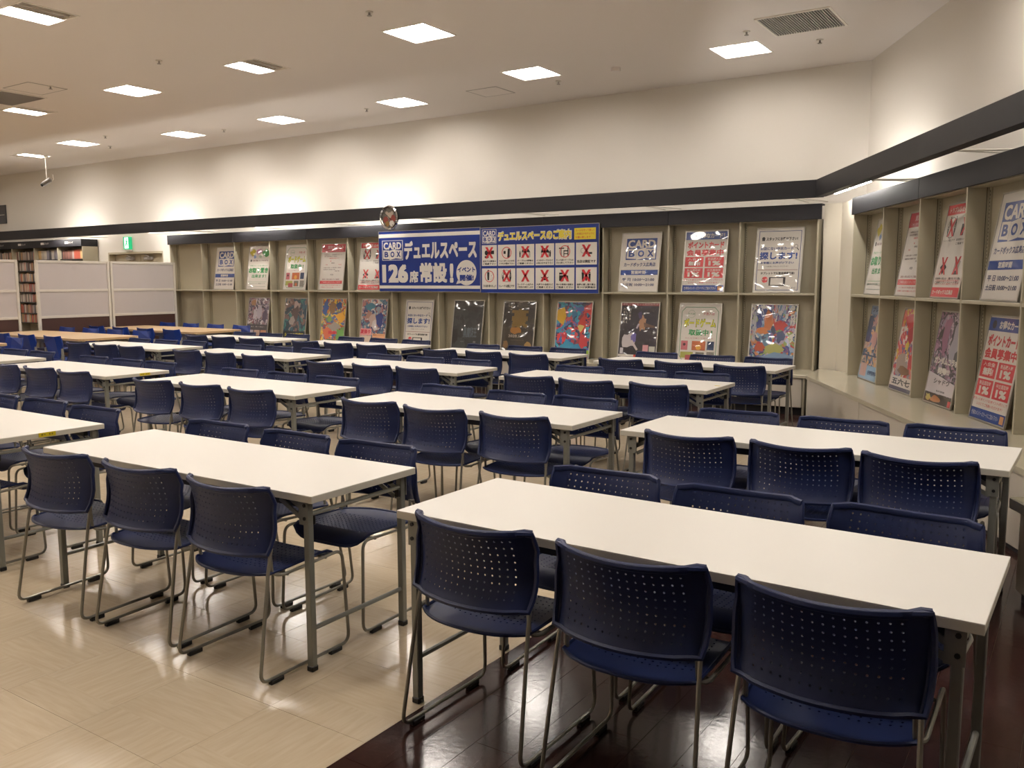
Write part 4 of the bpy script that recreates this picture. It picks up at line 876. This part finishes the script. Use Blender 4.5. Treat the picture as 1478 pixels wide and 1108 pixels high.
def d_B(mb):
    rc(mb, 0, 1, .01, .06, YS, P('8c3c44')); txt(mb, '最新カードセット好評発売中', .05, .95, .02, .05, YS-.0005, P('c8a8a8'), .02)
    for k, (x_, s) in enumerate(((.10, '力をためて'), (.17, '美しく舞え'), (.25, '夜の体操'))):
        for q, ch in enumerate(s): txt(mb, ch, x_-.02, x_+.025, .10+.055*q, .14+.055*q, YS, wh, .02)
    blob(mb, .6, .36, .10, .13, YS, P('9c7458'), 31); blob(mb, .52, .22, .05, .06, YS-.0003, P('3c3058'), 32); mb.poly([(X(.62), Z(.34)), (X(.9), Z(.40)), (X(.92), Z(.43)), (X(.64), Z(.42))], YS-.0004, P('5c4438')); mb.poly([(X(.48), Z(.36)), (X(.52), Z(.37)), (X(.47), Z(.45)), (X(.43), Z(.44))], YS-.0004, P('a8a0b0'))
    blob(mb, .26, .66, .17, .13, YS, P('b8b0b4'), 33); blob(mb, .38, .60, .07, .09, YS-.0004, P('5c5494'), 34); mb.poly([(X(.3), Z(.66)), (X(.36), Z(.64)), (X(.52), Z(.80)), (X(.48), Z(.82))], YS-.0006, P('c0b4b4'))
    rc(mb, .64, .78, .72, .86, YS, P('c08a90')); rc(mb, .80, .95, .74, .88, YS, P('b8b8ac')); rc(mb, .06, .14, .78, .88, YS, P('b0acb4'))
    rc(mb, 0, 1, .89, .925, YS, wh); rc(mb, 0, .42, .93, .985, YS, P('28304c')); rc(mb, .42, .52, .89, .985, YS-.0004, P('c84430')); txt(mb, '好評発売中', .05, .4, .94, .975, YS-.0006, wh, .03)
def d_C(mb):
    for k, (fx, fz, rx, rz, c) in enumerate(((.15, .27, .14, .16, 'd0a428'), (.5, .22, .09, .07, '2c6c94'), (.75, .42, .13, .15, 'c03a34'), (.72, .46, .08, .07, 'd0b868'), (.8, .68, .14, .14, 'b03038'), (.35, .82, .2, .12, '2e86a8'), (.6, .85, .17, .1, '2a78a0'), (.88, .9, .14, .06, '8cb038'), (.28, .6, .08, .06, 'b03040'), (.25, .92, .06, .05, 'c8b038'))): blob(mb, fx, fz, rx, rz, YS-.0003*k, P(c), k+41)
def d_D(mb):
    rc(mb, .04, .2, .03, .045, YS, P('6c6c6c')); txt(mb, '豪', .28, .78, .15, .5, YS, P('6c5420'), .05, 2); blob(mb, .45, .55, .18, .06, YS-.0004, P('8a5c1c'), 51)
    txt(mb, '2020.1.', .22, .6, .63, .68, YS-.001, P('a89c90'), .02, 2); txt(mb, '好評発売中', .3, .7, .72, .74, YS-.001, P('5c5448'), .01)
    blob(mb, .14, .82, .07, .09, YS, P('6c5030'), 52); blob(mb, .82, .85, .12, .09, YS, P('8c7040'), 53)
def d_E(mb):
    txt(mb, '黒魔術王', .38, .82, .52, .72, YS, P('4c5860'), .03, 2); txt(mb, '発売中', .3, .42, .79, .81, YS, P('6c6c6c'), .02); txt(mb, '全国', .72, .8, .78, .82, YS, P('8c8c8c'), .02); blob(mb, .12, .7, .12, .14, YS, P('141414'), 55)
def d_F(mb):
    for k, (fx, fz, rx, rz, c) in enumerate(((.3, .35, .12, .09, 'a47c70'), (.45, .45, .13, .12, 'b8a098'), (.72, .42, .13, .14, '2e3c78'), (.35, .17, .2, .07, '3c7488'), (.65, .22, .09, .06, '8c98a4'), (.55, .55, .1, .1, 'c8c0c0'))): blob(mb, fx, fz, rx, rz, YS-.0003*k, P(c), k+61)
    rc(mb, .0, .46, .62, .76, YS-.002, P('d89a98')); txt(mb, '夏祭り', .04, .42, .64, .73, YS-.003, P('c03848'), .04); rc(mb, .0, .46, .77, .9, YS-.002, P('c8b4a4')); rc(mb, .50, .98, .72, .90, YS-.002, P('dca47c')); rc(mb, 0, 1, .91, 1, YS-.002, P('a05c60')); txt(mb, '豪華キャンペーン', .53, .95, .735, .765, YS-.003, P('702c28'), .02)
def d_G(mb):
    for k, (fx, fz, rx, rz, c) in enumerate(((.15, .2, .12, .18, '3c5c9c'), (.45, .22, .14, .14, '8c6c4c'), (.7, .15, .12, .08, '34487c'), (.8, .4, .18, .1, 'd8a034'), (.35, .45, .1, .07, '7c9c50'), (.6, .6, .25, .08, '9c948c'), (.3, .75, .2, .12, 'c8684c'), (.8, .78, .16, .14, '6c9c54'), (.5, .92, .25, .06, '5c5c3c'))): blob(mb, fx, fz, rx, rz, YS-.0003*k, P(c), k+71)
    txt(mb, '開幕!', .35, .7, .70, .77, YS-.004, P('c0343c'), .05, 2)
def d_H(mb):
    blob(mb, .52, .18, .13, .10, YS, P('a4908c'), 81); blob(mb, .5, .38, .16, .2, YS-.0003, P('4c3c3c'), 82); blob(mb, .38, .5, .13, .1, YS-.0006, P('8c8480'), 83); rc(mb, 0, 1, .74, 1, YS-.001, P('24282c')); rc(mb, .05, .25, .04, .06, YS, P('8c8c8c'))
    txt(mb, 'シーロス遊戯伝', .10, .92, .78, .86, YS-.0016, P('c8bc28'), .04, 2); txt(mb, '新たなる冒険カードの世界へ', .14, .88, .885, .915, YS-.0016, P('9c9c9c'), .01)
def d_I(mb):
    for k, (fx, fz, rx, rz, c) in enumerate(((.25, .13, .12, .07, 'a47c5c'), (.55, .35, .12, .14, 'a8a0ac'), (.8, .4, .1, .14, '504458'), (.35, .4, .1, .12, 'b0a8b0'))): blob(mb, fx, fz, rx, rz, YS-.0003*k, P(c), k+91)
    rc(mb, 0, 1, .62, 1, YS-.0016, P('3c383c')); txt(mb, '集え、戦いの舞台へ', .2, .85, .66, .69, YS-.002, P('9c9494'), .02)
    for k in range(3): rc(mb, .07+.3*k, .33+.3*k, .75, .88, YS-.002, P(('a49ca4', 'b09484', 'b07c5c')[k])); txt(mb, '限定', .13+.3*k, .27+.3*k, .90, .92, YS-.002, P('9c9494'), .02)
def d_J(mb):
    rc(mb, 0, 1, 0, .13, YS, P('7c90ac')); txt(mb, 'プレミアム', .1, .9, .03, .10, YS-.0004, P('3c4c6c'), .04)
    rc(mb, 0, .25, .15, .5, YS, P('34486c')); blob(mb, .6, .32, .2, .1, YS-.0004, P('c8b47c'), 101); blob(mb, .5, .45, .16, .1, YS-.0007, P('c09c98'), 102); rc(mb, 0, 1, .66, .68, YS-.001, P('34486c')); rc(mb, 0, 1, .8, 1, YS-.001, P('94b0c8')); rc(mb, .06, .4, .78, .95, YS-.0014, P('c8a49c')); txt(mb, '好評発売中', .5, .95, .86, .92, YS-.0016, P('34486c'), .03)
def d_K(mb):
    blob(mb, .45, .15, .3, .1, YS, P('b83440'), 111); blob(mb, .5, .33, .12, .12, YS-.0003, P('a42c38'), 112); blob(mb, .8, .4, .13, .2, YS-.0006, P('54548c'), 113); blob(mb, .45, .45, .08, .06, YS-.0009, P('c8b03c'), 114); blob(mb, .35, .68, .25, .12, YS-.0012, P('9c8c84'), 115); blob(mb, .75, .62, .12, .1, YS-.0015, P('c03c3c'), 116); blob(mb, .5, .74, .3, .05, YS-.0018, P('7c5c44'), 117)
    rc(mb, 0, 1, .82, .94, YS-.002, P('ccc4bc')); txt(mb, '五六七', .1, .9, .84, .92, YS-.0024, bk, .03); rc(mb, 0, 1, .94, 1, YS-.002, P('4c4860'))
def d_L(mb):
    blob(mb, .35, .25, .12, .2, YS, P('8c6078'), 121); blob(mb, .7, .35, .14, .22, YS-.0003, P('9c98a4'), 122); blob(mb, .85, .5, .12, .12, YS-.0006, P('3c3a40'), 123)
    mb.poly([(X(0), Z(.88)), (X(1), Z(.88)), (X(1), Z(.75)), (X(.5), Z(.70)), (X(0), Z(.66))], YS-.001, P('c4bcc0'))
    txt(mb, 'ガンダムコラボ', .12, .95, .49, .57, YS-.0016, wh, .06, 2); txt(mb, '発動!!', .3, .72, .60, .67, YS-.0016, wh, .05, 2); txt(mb, 'シャドウ', .25, .8, .72, .78, YS-.0016, P('4c484c'), .03, 2); txt(mb, '毎月開催', .4, .7, .84, .86, YS-.0016, bk, .02)
    rc(mb, 0, 1, .885, 1, YS-.002, P('2c2420')); blob(mb, .16, .94, .09, .04, YS-.0024, P('b0a050'), 124); blob(mb, .42, .94, .16, .04, YS-.0024, P('a4683c'), 125); rc(mb, .88, .97, .92, .98, YS-.0028, rd)
DES = {'card': (d_card, wh), 'point': (d_point, wh), 'staff': (d_staff, wh), 'rules': (d_rules, wh), 'notice': (d_notice, wh), 'game': (d_game, wh), 'green': (d_green, wh)}
for k, fn in zip('ABCDEFGHIJKL', (d_A, d_B, d_C, d_D, d_E, d_F, d_G, d_H, d_I, d_J, d_K, d_L)): DES[k] = (fn, ART[k])
FRAME = MB().box(-PWD/2-.002, PWD/2+.002, -.007, .006, 0, .012, M_alu, c=.001).box(-PWD/2-.002, PWD/2+.002, -.007, .006, PHT-.012, PHT, M_alu, c=.001).box(-PWD/2-.002, -PWD/2+.012, -.007, .006, .012, PHT-.012, M_alu).box(PWD/2-.012, PWD/2+.002, -.007, .006, .012, PHT-.012, M_alu).mesh('clip_frame')
CACHE = {}
def poster(des, T, s, z, label, lean=9.0, front=.025):
    t = empty('framed_poster'); t.matrix_world = T @ Matrix.Translation((s, front, z)) @ Matrix.Rotation(math.radians(-lean), 4, 'X')
    tag(t, label, 'poster', 'framed posters leaning on the shelves')
    if des not in CACHE:
        fn, base = DES[des]; sh = MB().box(-PWD/2+.008, PWD/2-.008, -.0035, .003, .008, PHT-.008, base).mesh('sheet')
        mb = MB(); fn(mb); CACHE[des] = (sh, mb.mesh('print'))
    link('clip_frame', FRAME, t); link('sheet', CACHE[des][0], t); link('print', CACHE[des][1], t)
    return t
UP, LO, LR = 1.333, .453, .483
for des, s, l in (('staff', .464, 'white staff-search poster, upper tier at right end of back wall'), ('point', 1.356, 'red and white point card poster, upper tier of back wall'), ('card', 2.217, 'card shop hours poster with blue logo, right of the banners'),
                  ('rules', 6.76, 'prohibited acts poster with red crosses, half behind the left banner'), ('notice', 7.62, 'red-headed notice poster, left of the banners on back wall'), ('game', 8.456, 'board game poster with green border, upper tier of back wall'),
                  ('green', 9.38, 'green lettered poster with balloons, upper tier of back wall'), ('card', 10.25, 'small distant card shop hours poster, far left of back wall')):
    poster(des, TB, -s, UP, l)
for des, s, l in (('A', .505, 'bright fantasy art poster, lower tier at right end of back wall'), ('game', 1.413, 'board game poster with green border, lower tier of back wall'), ('B', 2.223, 'black poster with pale acrobatic figures and white vertical text'),
                  ('C', 3.18, 'rainbow coloured art poster with yellow blob and teal base'), ('D', 4.058, 'black poster with gold character and glare, lower tier'), ('E', 4.936, 'dark grey poster with faint lettering, lower tier'), ('staff', 5.855, 'white staff-search poster, lower tier below left banner'),
                  ('F', 6.761, 'blue and pink art poster, lower tier below banner left end'), ('G', 7.637, 'orange and blue art poster, lower tier'), ('H', 8.522, 'dark teal poster with yellow title, lower tier'), ('I', 9.443, 'grey and mauve art poster with three small pictures, lower tier')):
    poster(des, TB, -s, LO, l)
for des, s, z, l in (('green', .62, UP, 'green lettered poster on right wall, nearest the corner, upper tier'), ('notice', 1.50, UP, 'red-headed notice poster on right wall, upper tier'), ('rules', 2.32, UP, 'prohibited acts poster with red crosses on right wall'), ('card', 3.235, UP, 'large near card shop hours poster on right wall'),
                     ('J', .55, LR, 'blue and peach art poster on right wall, nearest the corner, lower tier'), ('K', 1.465, LR, 'white poster with red and yellow art on right wall, lower tier'), ('L', 2.297, LR, 'black and purple art poster on right wall, lower tier'), ('point', 3.165, LR, 'red point card poster with blue bands, lower tier of right wall')):
    poster(des, RT, s, z, l)
